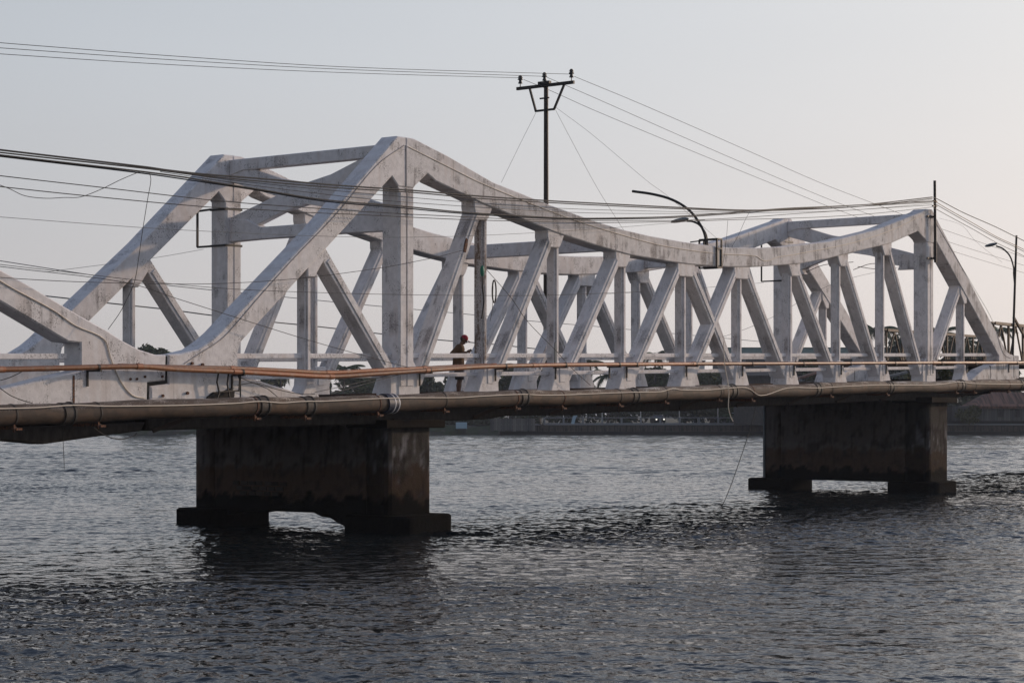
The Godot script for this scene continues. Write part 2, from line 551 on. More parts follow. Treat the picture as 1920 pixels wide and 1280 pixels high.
# ---------- water ----------
func river() -> void:
	var waves := []
	var wr := RandomNumberGenerator.new()
	wr.seed = 21
	for k in 44:
		var lam := 0.10 * pow(36.0, k / 43.0) * wr.randf_range(0.9, 1.1)
		var dir := deg_to_rad(80.0 + wr.randfn() * 42.0)      # crests lie across the view, the wind blowing along it
		var kk := TAU / lam
		var slope := 0.055 if lam < 0.5 else (0.019 if lam < 1.2 else 0.013)
		waves.append([kk * cos(dir), kk * sin(dir), slope / kk, wr.randf() * TAU, lam])
	var patch := FastNoiseLite.new()
	patch.seed = 5
	patch.frequency = 0.045
	patch.fractal_octaves = 2
	var st_v := PackedVector3Array()
	var st_n := PackedVector3Array()
	var idx := PackedInt32Array()
	# zones of finer cells where the water is near: [z0, z1, half width at x, cell x, cell z]
	var zones := [[22.5, 38.0, -10.4, 10.4, 0.042, 0.045], [38.0, 66.0, -18.5, 18.5, 0.075, 0.08], [66.0, 104.0, -28.0, 29.0, 0.105, 0.11], [104.0, 180.0, -48.0, 50.0, 0.2, 0.24], [180.0, 314.0, -82.0, 90.0, 0.6, 0.8]]
	for zi in zones.size():
		var z = zones[zi]
		var nx := int(round((z[3] - z[2]) / z[4]))
		var nz := int(round((z[1] - z[0]) / z[5]))
		var hh := PackedFloat32Array()
		hh.resize((nx + 1) * (nz + 1))
		var cut: float = 2.1 * maxf(z[4], z[5])
		var use := []
		var gain: float = [1.05, 1.15, 1.6, 2.9, 4.2][zi]      # wind ripple stands higher out in the open channel
		for wv in waves:
			if wv[4] > cut: use.append(wv)
		for j in nz + 1:
			var pz: float = z[0] + (z[1] - z[0]) * j / nz
			for i in nx + 1:
				var px: float = z[2] + (z[3] - z[2]) * i / nx
				var a := 0.0
				for wv in use:
					var ph: float = wv[0] * px + wv[1] * pz + wv[3]
					var sn := sin(ph)
					a += wv[2] * sn
				var amp := 0.85 + 0.9 * patch.get_noise_2d(px * 0.45, pz)
				hh[j * (nx + 1) + i] = a * clampf(amp, 0.4, 1.5) * gain
		var base := st_v.size()
		var dx: float = (z[3] - z[2]) / nx
		var dz: float = (z[1] - z[0]) / nz
		for j in nz + 1:
			for i in nx + 1:
				var k := j * (nx + 1) + i
				var edge := clampf(minf(minf(i, nx - i) * dx / 1.0, minf(j, nz - j) * dz / 0.5), 0.0, 1.0) if true else 1.0
				st_v.append(Vector3(z[2] + dx * i, hh[k] * edge, -(z[0] + dz * j)))
				var hx := (hh[k + 1] - hh[k - 1]) / (2 * dx) if i > 0 and i < nx else 0.0
				var hz := (hh[k + nx + 1] - hh[k - nx - 1]) / (2 * dz) if j > 0 and j < nz else 0.0
				st_n.append(Vector3(-hx, 1, hz).normalized())
		for j in nz:
			for i in nx:
				var k := base + j * (nx + 1) + i
				for o in [k, k + nx + 1, k + 1, k + 1, k + nx + 1, k + nx + 2]:
					idx.append(o)
	# plain sheet round the rippled part, butted against its edges
	var far_x := 1500.0
	for r in [[-far_x, far_x, -60.0, 22.5], [-far_x, -10.4, 22.5, 38.0], [10.4, far_x, 22.5, 38.0], [-far_x, -18.5, 38.0, 66.0], [18.5, far_x, 38.0, 66.0], [-far_x, -28.0, 66.0, 104.0], [29.0, far_x, 66.0, 104.0], [-far_x, -48.0, 104.0, 180.0], [50.0, far_x, 104.0, 180.0], [-far_x, -82.0, 180.0, 314.0], [90.0, far_x, 180.0, 314.0]]:
		var b := st_v.size()
		for c in [[0, 2], [1, 2], [1, 3], [0, 3]]:
			st_v.append(Vector3(r[c[0]], 0, -r[c[1]]))
			st_n.append(Vector3.UP)
		for o in [0, 2, 1, 0, 3, 2]: idx.append(b + o)
	# all windings: clockwise seen from above
	for i in range(0, idx.size(), 3):
		var a := st_v[idx[i]]
		if (st_v[idx[i + 1]] - a).cross(st_v[idx[i + 2]] - a).y > 0:
			var s := idx[i + 1]
			idx[i + 1] = idx[i + 2]
			idx[i + 2] = s
	var arr := []
	arr.resize(Mesh.ARRAY_MAX)
	arr[Mesh.ARRAY_VERTEX] = st_v
	arr[Mesh.ARRAY_NORMAL] = st_n
	arr[Mesh.ARRAY_INDEX] = idx
	var am := ArrayMesh.new()
	am.add_surface_from_arrays(Mesh.PRIMITIVE_TRIANGLES, arr)
	var o := MeshInstance3D.new()
	o.mesh = am
	o.name = "water"
	var m := StandardMaterial3D.new()
	m.albedo_color = Color(0.010, 0.0135, 0.0145).linear_to_srgb()
	m.roughness = 0.07
	m.metallic_specular = 0.36
	var rip := seamless(512, 512, 0.011, 6, 31)
	m.heightmap_enabled = true
	m.heightmap_texture = grey(512, func(i): return rip[i] / 255.0)
	m.heightmap_scale = 11.0
	m.uv1_triplanar = true
	m.uv1_world_triplanar = true
	m.uv1_scale = Vector3(0.137, 0.15, 0.169)
	o.material_override = m
	add_child(o)
	tag(o, "rippled grey river water under the bridge", "river", "", "structure")

func far_bank() -> void:
	var st := mb()
	# ground behind the quay, out to the horizon
	quad(st, Vector3(-2500, 1.6, -311.6), Vector3(2500, 1.6, -311.6), Vector3(2500, 1.6, -4500), Vector3(-2500, 1.6, -4500), Vector3.UP)
	# natural shore left of the quay: a sloping bank with an uneven edge
	var shore := FastNoiseLite.new()
	shore.seed = 3
	shore.frequency = 0.05
	var prev := []
	for i in 241:
		var x := -400.0 + i * (398.0 / 240.0)
		var z0 := 309.0 + shore.get_noise_1d(x) * 2.0
		var row := [Vector3(x, -0.3, -z0), Vector3(x, 0.5 + shore.get_noise_1d(x * 3.0) * 0.3, -z0 - 0.8), Vector3(x, 1.35 + shore.get_noise_1d(x * 2.0 + 50) * 0.5, -z0 - 2.2), Vector3(x, 1.58, -314.0)]
		if prev:
			for k in 3: quad(st, prev[k], row[k], row[k + 1], prev[k + 1], Vector3(0, 1, 1))
		prev = row
	single("ground", st, M.bank, "dark low ground of the far bank", "ground", Vector3.ZERO, 0, "", "structure")
	var q := bare("quay_wall", "weathered stone quay wall at the far water's edge", "wall", Vector3(-2, 0, -311))
	st = mb(); box(st, Vector3(151, 0.85, -0.5), Vector3(302, 1.30, 1.0), 0.03)
	part("wall_face", st, M.quay_stone, q)
	st = mb(); box(st, Vector3(151, 0.1, -0.45), Vector3(302, 0.9, 1.15), 0.05)
	part("wet_footing", st, M.quay_wet, q)
	st = mb(); box(st, Vector3(151, 1.60, -0.45), Vector3(302, 0.2, 1.2), 0.03)
	part("coping", st, M.quay_rail, q)

func bare(called: String, label: String, category: String, at: Vector3, turn := 0.0, group := "") -> Node3D:
	org = Vector3.ZERO
	return thing(called, label, category, at, turn, group)

# ---------- bridge ----------
const NODES := [0.0, 3.69, 7.28, 10.96, 14.6, 18.28, 21.9, 25.7, 29.43, 33.465]
const CHORD_TOP := [[0.0, 10.6], [0.35, 10.59], [1.83, 10.24], [3.92, 9.66], [6.62, 9.2], [9.11, 8.83], [10.76, 8.64], [12.31, 8.52], [14.44, 8.42], [16.5, 8.37], [17.39, 8.37], [19.3, 8.44], [21.16, 8.57], [24.63, 8.90], [28.48, 9.51], [30.56, 9.97], [32.72, 10.45], [33.1, 10.59], [33.465, 10.6]]
const CHORD_BOT := [[0.33, 9.25], [0.42, 9.34], [0.93, 9.68], [1.3, 9.5], [2.7, 9.19], [3.4, 9.03], [5.62, 8.63], [6.97, 8.39], [9.4, 8.06], [11.06, 7.88], [13.5, 7.75], [14.67, 7.71], [16.5, 7.70], [17.39, 7.71], [19.42, 7.79], [22.15, 7.98], [24.63, 8.28], [26.98, 8.64], [29.84, 9.06], [32.3, 9.65], [33.05, 9.34], [33.135, 9.25]]

func chord_under(s: float) -> float:
	if s < 0.0: return 5.05 + (s + 6.38) * 0.769
	if s > L: return 9.26 - (s - 34.21) * 0.725
	for i in CHORD_BOT.size() - 1:
		if s <= CHORD_BOT[i + 1][0]:
			return lerpf(CHORD_BOT[i][1], CHORD_BOT[i + 1][1], clampf((s - CHORD_BOT[i][0]) / (CHORD_BOT[i + 1][0] - CHORD_BOT[i][0]), 0, 1))
	return 9.4

func shifted(pts: Array, ds: float, flip := 1.0) -> Array:
	var o := []
	for p in pts: o.append([ds + p[0] * flip, p[1]])
	return o

func truss(root: Node3D, t: float, near: bool) -> void:
	var pm: Material = M.paint
	var st := mb()
	var poly := CHORD_TOP.duplicate(true)
	var rev := CHORD_BOT.duplicate(true)
	rev.reverse()
	poly.append([33.465, 9.25])
	poly.append_array(rev)
	poly.append([0.0, 9.25])
	prism(st, poly, t, t + 0.58, 0.03)
	part("top_chord", st, M.paint_dirty if near else M.paint, root)
	st = mb()
	prism(st, [[-0.002, 10.6], [-0.38, 10.6], [-3.58, 7.94], [-5.76, 6.30], [-7.07, 5.30], [-7.38, 5.10], [-7.83, 4.88], [-8.4, 4.78], [-8.79, 4.76], [-8.79, 4.08], [-9.36, 4.03], [-9.38, 3.38], [-3.9, 3.38], [-3.9, 3.66], [-4.68, 3.88], [-5.5, 4.06], [-6.45, 4.30], [-6.47, 4.75], [-6.38, 5.05], [-0.6, 9.50], [-0.33, 9.25], [-0.002, 9.25]], t, t + 0.58, 0.03)
	part("left_end_chord", st, pm, root)
	st = mb()
	prism(st, [[L + 0.002, 10.6], [L + 0.22, 10.6], [L + 0.48, 10.39], [37.91, 7.46], [39.9, 5.96], [41.4, 4.88], [41.8, 4.75], [42.21, 4.70], [42.8, 4.68], [42.8, 3.38], [37.6, 3.38], [37.6, 3.66], [38.85, 4.10], [40.0, 4.28], [40.5, 4.40], [40.54, 4.67], [37.75, 6.70], [34.21, 9.24], [33.95, 9.42], [L + 0.33, 9.25], [L + 0.002, 9.25]], t, t + 0.58, 0.03)
	part("right_end_chord", st, M.paint_dirty if near else pm, root)
	# thin joint plates and seams on the end blocks
	for q in [[39.61, 4.25], [42.2, 4.6], [-6.39, 4.3]]:
		st = mb()
		prism(st, rect(q[0] - 0.02, q[0] + 0.02, 3.7, q[1]), t - 0.006, t + 0.05, 0)
		part("joint_seam", st, M.black_stain, root)
	# tall portal posts
	for s in [0.0, L]:
		st = mb()
		prism(st, rect(s - 0.33, s + 0.33, 3.38, 9.248), t + 0.003, t + 0.577, 0.03)
		prism(st, rect(s - 0.27, s - 0.02, 3.9, 9.1), t - 0.018, t + 0.02, 0.012)
		prism(st, rect(s + 0.02, s + 0.27, 3.9, 9.1), t - 0.018, t + 0.02, 0.012)
		prism(st, [[s - 0.34, 3.39], [s + 0.62, 3.39], [s + 0.62, 4.25], [s + 0.34, 4.6], [s - 0.34, 4.6]], t + 0.03, t + 0.55, 0.02)
		prism(st, [[s + 0.3, 3.395], [s - 0.62, 3.395], [s - 0.62, 4.25], [s - 0.34, 4.6], [s + 0.3, 4.6]], t + 0.035, t + 0.545, 0.02)
		part("portal_post", st, pm, root)
	# slender posts with feet and heads
	var thin := []
	for k in range(1, 9): thin.append(NODES[k])
	thin.append(-3.78); thin.append(37.07)
	for k in thin.size():
		var s: float = thin[k]
		var u := chord_under(s)
		var mid := s > 0 and s < L
		var right := s > 16.4
		var f := -1.0 if right else 1.0
		st = mb()
		prism(st, rect(s - 0.12, s + 0.12, 3.55, u + 0.12), t + 0.15, t + 0.43, 0.02)
		prism(st, rect(s - 0.065, s + 0.065, 4.0, u - 0.15), t + 0.10, t + 0.16, 0.02)
		var post := part("post", st, M.rusty_paint if near and k == 0 else pm, root)
		# head
		st = mb()
		var a := s - 0.60 * f
		var b := s + 0.30 * f
		if s == NODES[4] or s == NODES[5]:
			prism(st, [[s - 0.55, chord_under(s - 0.55) + 0.06], [s - 0.55, u - 0.20], [s - 0.44, u - 0.42], [s + 0.44, u - 0.42], [s + 0.55, u - 0.20], [s + 0.55, chord_under(s + 0.55) + 0.06]], t + 0.045, t + 0.535, 0.03)
		elif mid:
			prism(st, [[a, chord_under(a) + 0.06], [a, chord_under(a) - 0.20], [s - 0.50 * f, u - 0.42], [s + 0.02 * f, u - 0.42], [s + 0.13 * f, u - 0.30], [s + 0.25 * f, u - 0.08], [b, chord_under(b) + 0.06]], t + 0.045, t + 0.535, 0.03)
		else:
			f = 1.0 if s < 0 else -1.0
			a = s - 0.22 * f
			b = s + 0.52 * f
			a = s - 0.14 * f
			prism(st, [[a, chord_under(a) + 0.06], [a, chord_under(a) - 0.22], [s + 0.13 * f, chord_under(s) - 0.34], [b, chord_under(b) - 0.26], [b, chord_under(b) + 0.06]], t + 0.03, t + 0.54, 0.03)
		part("post_head", st, pm, post)
		# foot
		st = mb()
		if mid:
			prism(st, [[s - 0.52 * f, 3.56], [s - 0.44 * f, 3.75], [s - 0.20 * f, 4.22], [s - 0.15 * f, 4.5], [s + 0.34 * f, 4.5], [s + 0.50 * f, 4.2], [s + 0.56 * f, 3.56]], t + 0.02, t + 0.55, 0.03)
			# the U-shaped seam where post and diagonal meet
			prism(st, [[s - 0.02 * f, 3.92], [s + 0.24 * f, 3.92], [s + 0.32 * f, 4.42], [s - 0.04 * f, 4.42]], t + 0.0, t + 0.04, 0.015)
		else:
			prism(st, [[s - 0.42, 3.56], [s - 0.36, 3.68], [s - 0.16, 3.98], [s - 0.13, 4.3], [s + 0.13, 4.3], [s + 0.16, 3.98], [s + 0.36, 3.68], [s + 0.42, 3.56]], t + 0.06, t + 0.51, 0.03)
		part("post_foot", st, pm, post)
	# diagonals: [s at top, s at foot]
	var dg := []
	for k in range(1, 6): dg.append([NODES[k] - 0.22, NODES[k - 1] + (0.42 if k > 1 else 0.62)])
	for k in range(4, 9): dg.append([NODES[k] + 0.22, NODES[k + 1] - (0.42 if k < 8 else 0.62)])
	dg.append([-3.35, -0.42]); dg.append([36.65, L + 0.42])
	for k in dg.size():
		var top := Vector2(dg[k][0], chord_under(dg[k][0]) + 0.05)
		var foot := Vector2(dg[k][1], 4.0 if k < 10 else 4.15)
		var in_d := 0.004 * (k % 2)
		st = mb()
		prism(st, strip2(top, foot, 0.32), t + 0.065 + in_d, t + 0.515 - in_d, 0.02)
		var e := (foot - top).normalized()
		prism(st, strip2(top + e * 0.35, foot - e * 0.5, 0.13), t + 0.035 + in_d, t + 0.08, 0.015)
		part("diagonal", st, M.paint_dirty if near and k in [0, 1] else pm, root)
	# handrails between the members
	var stops := [-6.4, -3.78]
	stops.append_array(NODES)
	stops.append(37.07)
	stops.append(40.4)
	for k in stops.size() - 1:
		for r in [[4.66, 4.79], [4.14, 4.26]]:
			if r[0] < 4.5 and (k == 0 or k == stops.size() - 2): continue
			st = mb()
			prism(st, rect(stops[k] - (0.3 if k == 0 else 0.0), stops[k + 1] + (0.2 if k == stops.size() - 2 else 0.0), r[0], r[1]), t + 0.24, t + 0.36, 0.015)
			part("handrail", st, M.paint_clean, root)
	# kerb and edge girder
	st = mb()
	prism(st, [[-3.95, 3.46], [37.65, 3.46], [37.65, 3.60], [-3.95, 3.60]], t - 0.08, t + 0.62, 0.03)
	part("kerb", st, M.paint_dirty, root)
	st = mb()
	var g := [[-9.4, 3.2], [-9.4, 3.0], [-7.3, 2.98], [-1.2, 2.92], [1.4, 2.92], [3.9, 2.92], [4.6, 3.0], [7.5, 2.93], [10.6, 2.97], [14.6, 2.9], [18.3, 2.97], [22, 2.93], [29, 2.95], [32, 2.9], [35, 2.9], [36.5, 2.96], [39, 3.12], [42.8, 3.2], [42.8, 3.458], [-9.4, 3.458]]
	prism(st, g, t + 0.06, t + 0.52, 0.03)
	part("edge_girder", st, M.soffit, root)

func bridge() -> void:
	var root := bthing("truss_bridge", "white painted concrete truss bridge with two peaks across the river", "bridge", 0, 3.6, 0)
	truss(root, 0.0, true)
	truss(root, W, false)
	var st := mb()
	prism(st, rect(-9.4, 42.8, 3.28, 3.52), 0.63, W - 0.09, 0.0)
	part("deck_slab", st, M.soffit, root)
	st = mb()
	prism(st, rect(-9.4, 42.8, 3.524, 3.56), 0.9, W - 0.35, 0.0)
	part("roadway", st, M.asphalt, root)
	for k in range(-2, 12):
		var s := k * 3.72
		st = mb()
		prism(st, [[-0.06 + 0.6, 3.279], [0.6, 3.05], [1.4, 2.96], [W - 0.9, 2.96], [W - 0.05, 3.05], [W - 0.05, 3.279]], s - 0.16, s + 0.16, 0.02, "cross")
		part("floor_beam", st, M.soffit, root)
	for t in [1.9, 3.5, 5.1]:
		st = mb()
		prism(st, rect(-9.3, 42.7, 3.0, 3.278), t - 0.14, t + 0.14, 0.02)
		part("stringer", st, M.soffit, root)
	# portals at both peaks: top beam, lower beam and an X between
	for e in 2:
		var s: float = [0.0, L][e]
		st = mb()
		prism(st, [[0.585, 10.05], [1.0, 10.12], [W - 0.5, 10.12], [W - 0.005, 10.0], [W - 0.005, 10.45], [0.585, 10.45]], s - 0.17, s + 0.17, 0.02, "cross")
		part("portal_beam", st, M.paint_clean, root)
		st = mb()
		if e == 0:
			prism(st, [[0.585, 8.1], [2.0, 8.12], [5.4, 8.12], [W - 0.005, 8.1], [W - 0.005, 8.75], [5.75, 8.72], [5.2, 8.46], [2.0, 8.46], [1.2, 8.72], [0.585, 8.75]], s - 0.17, s + 0.17, 0.02, "cross")
			part("portal_beam", st, M.paint_clean, root)
		else:
			# the lower beam has broken away in the middle; ragged stumps are left
			prism(st, [[0.585, 8.2], [1.35, 8.2], [1.28, 8.36], [1.62, 8.44], [1.50, 8.60], [1.95, 8.70], [1.9, 8.86], [0.585, 8.82]], s - 0.17, s + 0.17, 0.02, "cross")
			part("broken_beam", st, M.paint, root)
			st = mb()
			prism(st, [[W - 0.005, 8.2], [5.6, 8.2], [5.72, 8.4], [5.45, 8.5], [5.5, 8.84], [W - 0.005, 8.86]], s - 0.17, s + 0.17, 0.02, "cross")
			part("broken_beam", st, M.paint, root)
			st = mb()
			for q in [[1.62, 8.40, 2.6, 8.52, 3.4, 8.30], [1.5, 8.56, 2.3, 8.3, 3.2, 8.42], [5.6, 8.45, 4.9, 8.72, 3.9, 8.80], [5.6, 8.3, 4.8, 8.56, 3.4, 8.62]]:
				tube(st, spline([bp(s, q[1], q[0]) - org, bp(s + 0.05, q[3], q[2]) - org, bp(s - 0.03, q[5], q[4]) - org], 5), 0.014, 5)
			part("bare_rebar", st, M.rust, root)
		for x in 2:
			var xa := 10.12 if x == 0 else 8.5
			var xb := 8.5 if x == 0 else 10.12
			var in_s := 0.004 * x
			st = mb()
			var m := 0.3
			prism(st, [[0.58, xa - m], [0.58, xa + m], [2.6, lerpf(xa, xb, 0.38) + m * 0.9], [3.5, 9.31 + m], [4.4, lerpf(xa, xb, 0.62) + m * 0.9], [W, xb + m], [W, xb - m], [4.4, lerpf(xa, xb, 0.62) - m * 0.9], [3.5, 9.31 - m], [2.6, lerpf(xa, xb, 0.38) - m * 0.9]], s - 0.13 + in_s, s + 0.13 - in_s, 0.02, "cross")
			part("portal_brace", st, M.paint_clean, root)
	for s in [10.9, 22.2]:
		st = mb()
		prism(st, rect(0.585, W - 0.005, chord_under(s) + 0.12, chord_under(s) + 0.56), s - 0.15, s + 0.15, 0.02, "cross")
		part("cross_strut", st, M.paint_clean, root)
	# step of the half joint at the left end, with bolts
	st = mb()
	prism(st, rect(-9.34, -8.86, 3.74, 3.98), -0.01, 0.05, 0.015)
	part("bearing_block", st, M.paint, root)
	st = mb()
	for q in [[-9.0, 3.8], [-8.2, 3.85], [-8.05, 4.55], [-7.7, 4.52]]:
		line(st, bp(q[0], q[1], 0.02) - org, bp(q[0], q[1], -0.05) - org, 0.035, 8)
	part("bolt", st, M.rust, root)
	for t in [0.0, W]:
		st = mb()
		prism(st, [[-8.9, 4.72], [-8.77, 4.72], [-8.77, 4.10], [-9.38, 4.05], [-9.37, 3.4], [-9.48, 3.4], [-9.47, 4.14], [-8.9, 4.18]], t + 0.05, t + 0.5, 0.0)
		part("joint_filler", st, M.black_stain, root)
	# steel frames clamped to the far posts
	for e in 2:
		var s: float = [0.0, L][e]
		var lo: float = [8.0, 7.97][e]
		var hi: float = [9.06, 9.62][e]
		st = mb()
		var p := [bp(s - 0.3, hi, W + 0.6) - org, bp(s - 0.3, hi - 0.02, W + 1.15) - org, bp(s - 0.3, lo, W + 1.15) - org, bp(s - 0.3, lo, W + 0.6) - org]
		for k in 3: bar(st, p[k], p[k + 1], 0.05, 0.055)
		for hh in [lo, hi - 0.02]:
			prism(st, rect(s - 0.35, s + 0.35, hh - 0.03, hh + 0.03), W - 0.02, W + 0.6, 0)
		part("steel_bracket", st, M.steel_dark, root)
	# inner kerbs of the roadway, rusty and soiled, and slanting braces under the deck edge
	for t in [0.92, W - 0.5]:
		st = mb()
		prism(st, rect(-9.3, 42.7, 3.561, 3.66), t, t + 0.12, 0.015)
		part("road_kerb", st, M.road_kerb, root)
	for s in [-8.4, 3.9, 7.6, 11.3, 15.0, 18.7, 22.4, 26.1, 29.8, 37.5]:
		st = mb()
		bar(st, bp(s - 0.9, 2.99, 0.0) - org, bp(s + 0.3, 3.40, -0.42) - org, 0.05, 0.09)
		part("edge_brace", st, M.soffit_rust, root)
	# broken patch and conduit stand near the left pier
	st = mb()
	prism(st, [[-7.6, 3.6], [-7.55, 3.75], [-7.35, 3.86], [-7.0, 3.88], [-6.75, 3.95], [-6.62, 3.85], [-6.65, 3.6]], -0.05, 0.1, 0.02)
	part("crumbled_patch", st, M.black_stain, root)
	# spalled rusty spot on the first near diagonal, loose plaster
	st = mb()
	prism(st, [[2.58, 7.62], [2.68, 7.60], [2.76, 7.80], [2.78, 7.98], [2.70, 8.02], [2.63, 7.84]], 0.025, 0.06, 0.01)
	part("rust_patch", st, M.rust, root)

func left_span() -> void:
	var root := bthing("adjoining_span", "left approach span of white concrete ending at a stepped joint", "bridge", -9.5, 3.6, 0)
	for t in [0.0, W]:
		var st := mb()
		prism(st, [[-8.86, 4.75], [-9.22, 4.76], [-9.73, 4.88], [-10.22, 5.07], [-10.7, 5.30], [-11.49, 5.62], [-13.0, 6.28], [-14.5, 6.88], [-19.0, 8.4], [-22.0, 9.2], [-22.0, 8.45], [-19.0, 7.72], [-14.5, 6.22], [-13.73, 5.9], [-11.85, 5.05], [-11.48, 5.02], [-11.48, 4.40], [-12.3, 4.27], [-13.09, 4.12], [-13.9, 3.99], [-15.4, 3.66], [-15.4, 3.38], [-9.47, 3.38], [-9.45, 4.12], [-8.88, 4.16]], t, t + 0.58, 0.03)
		part("end_chord", st, M.paint, root)
		for s in [-15.3, -19.0]:
			st = mb()
			var u := 6.5 if s > -16 else 7.8
			prism(st, rect(s - 0.13, s + 0.13, 3.5, u), t + 0.12, t + 0.46, 0.02)
			part("post", st, M.paint, root)
		for q in [[Vector2(-15.4, 6.45), Vector2(-18.7, 3.9)]]:
			st = mb()
			prism(st, strip2(q[0], q[1], 0.32), t + 0.07, t + 0.51, 0.02)
			part("diagonal", st, M.paint, root)
		for r in [[4.66, 4.79, -11.7], [4.14, 4.26, -13.6]]:
			st = mb()
			prism(st, rect(-22, r[2], r[0], r[1]), t + 0.2, t + 0.36, 0.015)
			part("handrail", st, M.paint_clean, root)
		st = mb()
		prism(st, rect(-22, -15.2, 3.46, 3.6), t - 0.08, t + 0.62, 0.03)
		part("kerb", st, M.paint_dirty, root)
		st = mb()
		prism(st, [[-22, 3.198], [-22, 2.95], [-16, 2.98], [-13.6, 2.92], [-12.5, 2.80], [-10.9, 2.92], [-9.6, 3.0], [-9.46, 3.198]], t + 0.06, t + 0.52, 0.03)
		part("edge_girder", st, M.soffit, root)
		st = mb()
		for q in [[-10.0, 4.52], [-9.75, 4.54], [-9.6, 4.45], [-8.98, 4.45], [-10.0, 4.2], [-9.8, 4.2], [-9.55, 4.25], [-9.0, 4.25]]:
			line(st, bp(q[0], q[1], t + 0.02) - org, bp(q[0], q[1], t - 0.03) - org, 0.03, 8)
		part("bolt", st, M.rust, root)
		st = mb()
		prism(st, rect(-11.72, -11.66, 3.62, 4.3), t - 0.006, t + 0.05, 0)
		part("joint_seam", st, M.rust, root)
	var st2 := mb()
	prism(st2, rect(-22, -9.46, 3.28, 3.52), 0.63, W - 0.09, 0.0)
	part("deck_slab", st2, M.soffit, root)
	st2 = mb()
	prism(st2, rect(-22, -9.46, 3.524, 3.56), 0.9, W - 0.35, 0.0)
	part("roadway", st2, M.asphalt, root)
	for s in [-12.4, -15.9, -19.5]:
		st2 = mb()
		prism(st2, [[0.6, 3.279], [0.6, 3.0], [1.4, 2.86], [W - 0.9, 2.86], [W - 0.05, 3.0], [W - 0.05, 3.279]], s - 0.16, s + 0.16, 0.02, "cross")
		part("floor_beam", st2, M.soffit, root)

# ---------- piers ----------
func stained(st: SurfaceTool, a: Vector3, u: Vector3, v: Vector3, n: Vector3, nz: FastNoiseLite, wet: float, pale: bool) -> void:
	var nu := maxi(2, int(u.length() / 0.09))
	var nv := maxi(2, int(v.length() / 0.09))
	var col := func(p: Vector3) -> Color:
		var along := p.x * 0.8 + p.z
		var y := p.y
		var s := nz.get_noise_2d(along * 9.0, y * 1.2)
		var b := nz.get_noise_2d(along * 2.2 + 50, y * 2.2)
		var c := Color(0.098, 0.064, 0.049)
		c = c.lerp(Color(0.115, 0.100, 0.096), smoothstep(1.62, 1.86, y + b * 0.35 + s * 0.12))
		c = c.lerp(Color(0.15, 0.138, 0.132), 0.6 * smoothstep(0.16, 0.05, absf(y + b * 0.3 + s * 0.15 - 1.80)))
		if pale: c = c.lerp(Color(0.36, 0.35, 0.37), smoothstep(0.05, 0.45, nz.get_noise_2d(along * 7.0 + 90, y * 1.6)) * smoothstep(1.3, 2.0, y + b) * smoothstep(2.9, 2.3, y))          # greyer above the rusty tide band
		c = c.lerp(Color(0.034, 0.028, 0.025), smoothstep(0.15, 0.5, s + b * 0.5) * smoothstep(0.4, 1.8, y) * 0.8)
		c = c.lerp(Color(0.034, 0.027, 0.023), smoothstep(0.1, 0.45, b) * 0.6)
		c = c.lerp(Color(0.007, 0.0065, 0.006), smoothstep(wet + 0.07, wet - 0.07, y + b * 0.4 + s * 0.08))   # weed and wet up to the tide line
		return c * (0.40 if pale else 1.0)
	for i in nu:
		for j in nv:
			var p := [a + u * i / nu + v * j / nv, a + u * (i + 1) / nu + v * j / nv, a + u * (i + 1) / nu + v * (j + 1) / nv, a + u * i / nu + v * (j + 1) / nv]
			var order := [0, 1, 2, 0, 2, 3] if ((p[1] - p[0]) as Vector3).cross(p[2] - p[0]).dot(n) < 0 else [0, 2, 1, 0, 3, 2]
			for o in order:
				st.set_normal(n)
				st.set_color(col.call(p[o]))
				st.set_uv(Vector2.ZERO)
				st.add_vertex(p[o])

func column(root: Node3D, called: String, s0: float, s1: float, t0: float, t1: float, y0: float, y1: float, nz: FastNoiseLite, pale: bool, c := 0.22) -> void:
	var st := mb()
	var pts := []
	for q in [[s1 - c, t0 + c, -PI / 2], [s1 - c, t1 - c, 0.0], [s0 + c, t1 - c, PI / 2], [s0 + c, t0 + c, PI]]:
		for k in 4: pts.append([q[0] + c * cos(q[2] + PI / 6 * k), q[1] + c * sin(q[2] + PI / 6 * k)])
	for k in 16:
		var p: Array = pts[k]
		var q: Array = pts[(k + 1) % 16]
		var a := Vector3(p[0], y0, -p[1])
		var u := Vector3(q[0] - p[0], 0, -(q[1] - p[1]))
		var n := Vector3.UP.cross(u).normalized()
		var cen := Vector3((s0 + s1) / 2, y0, -(t0 + t1) / 2)
		if n.dot(a - cen) < 0: n = -n
		stained(st, a, u, Vector3(0, y1 - y0, 0), n, nz, 0.9, pale)
	for y in [y0, y1]:
		st.set_color(Color(0.02, 0.018, 0.017))
		for k in range(1, 15):
			tri(st, Vector3(pts[0][0], y, -pts[0][1]), Vector3(pts[k][0], y, -pts[k][1]), Vector3(pts[k + 1][0], y, -pts[k + 1][1]), Vector3.UP if y == y1 else Vector3.DOWN)
	part(called, st, M.pier, root)

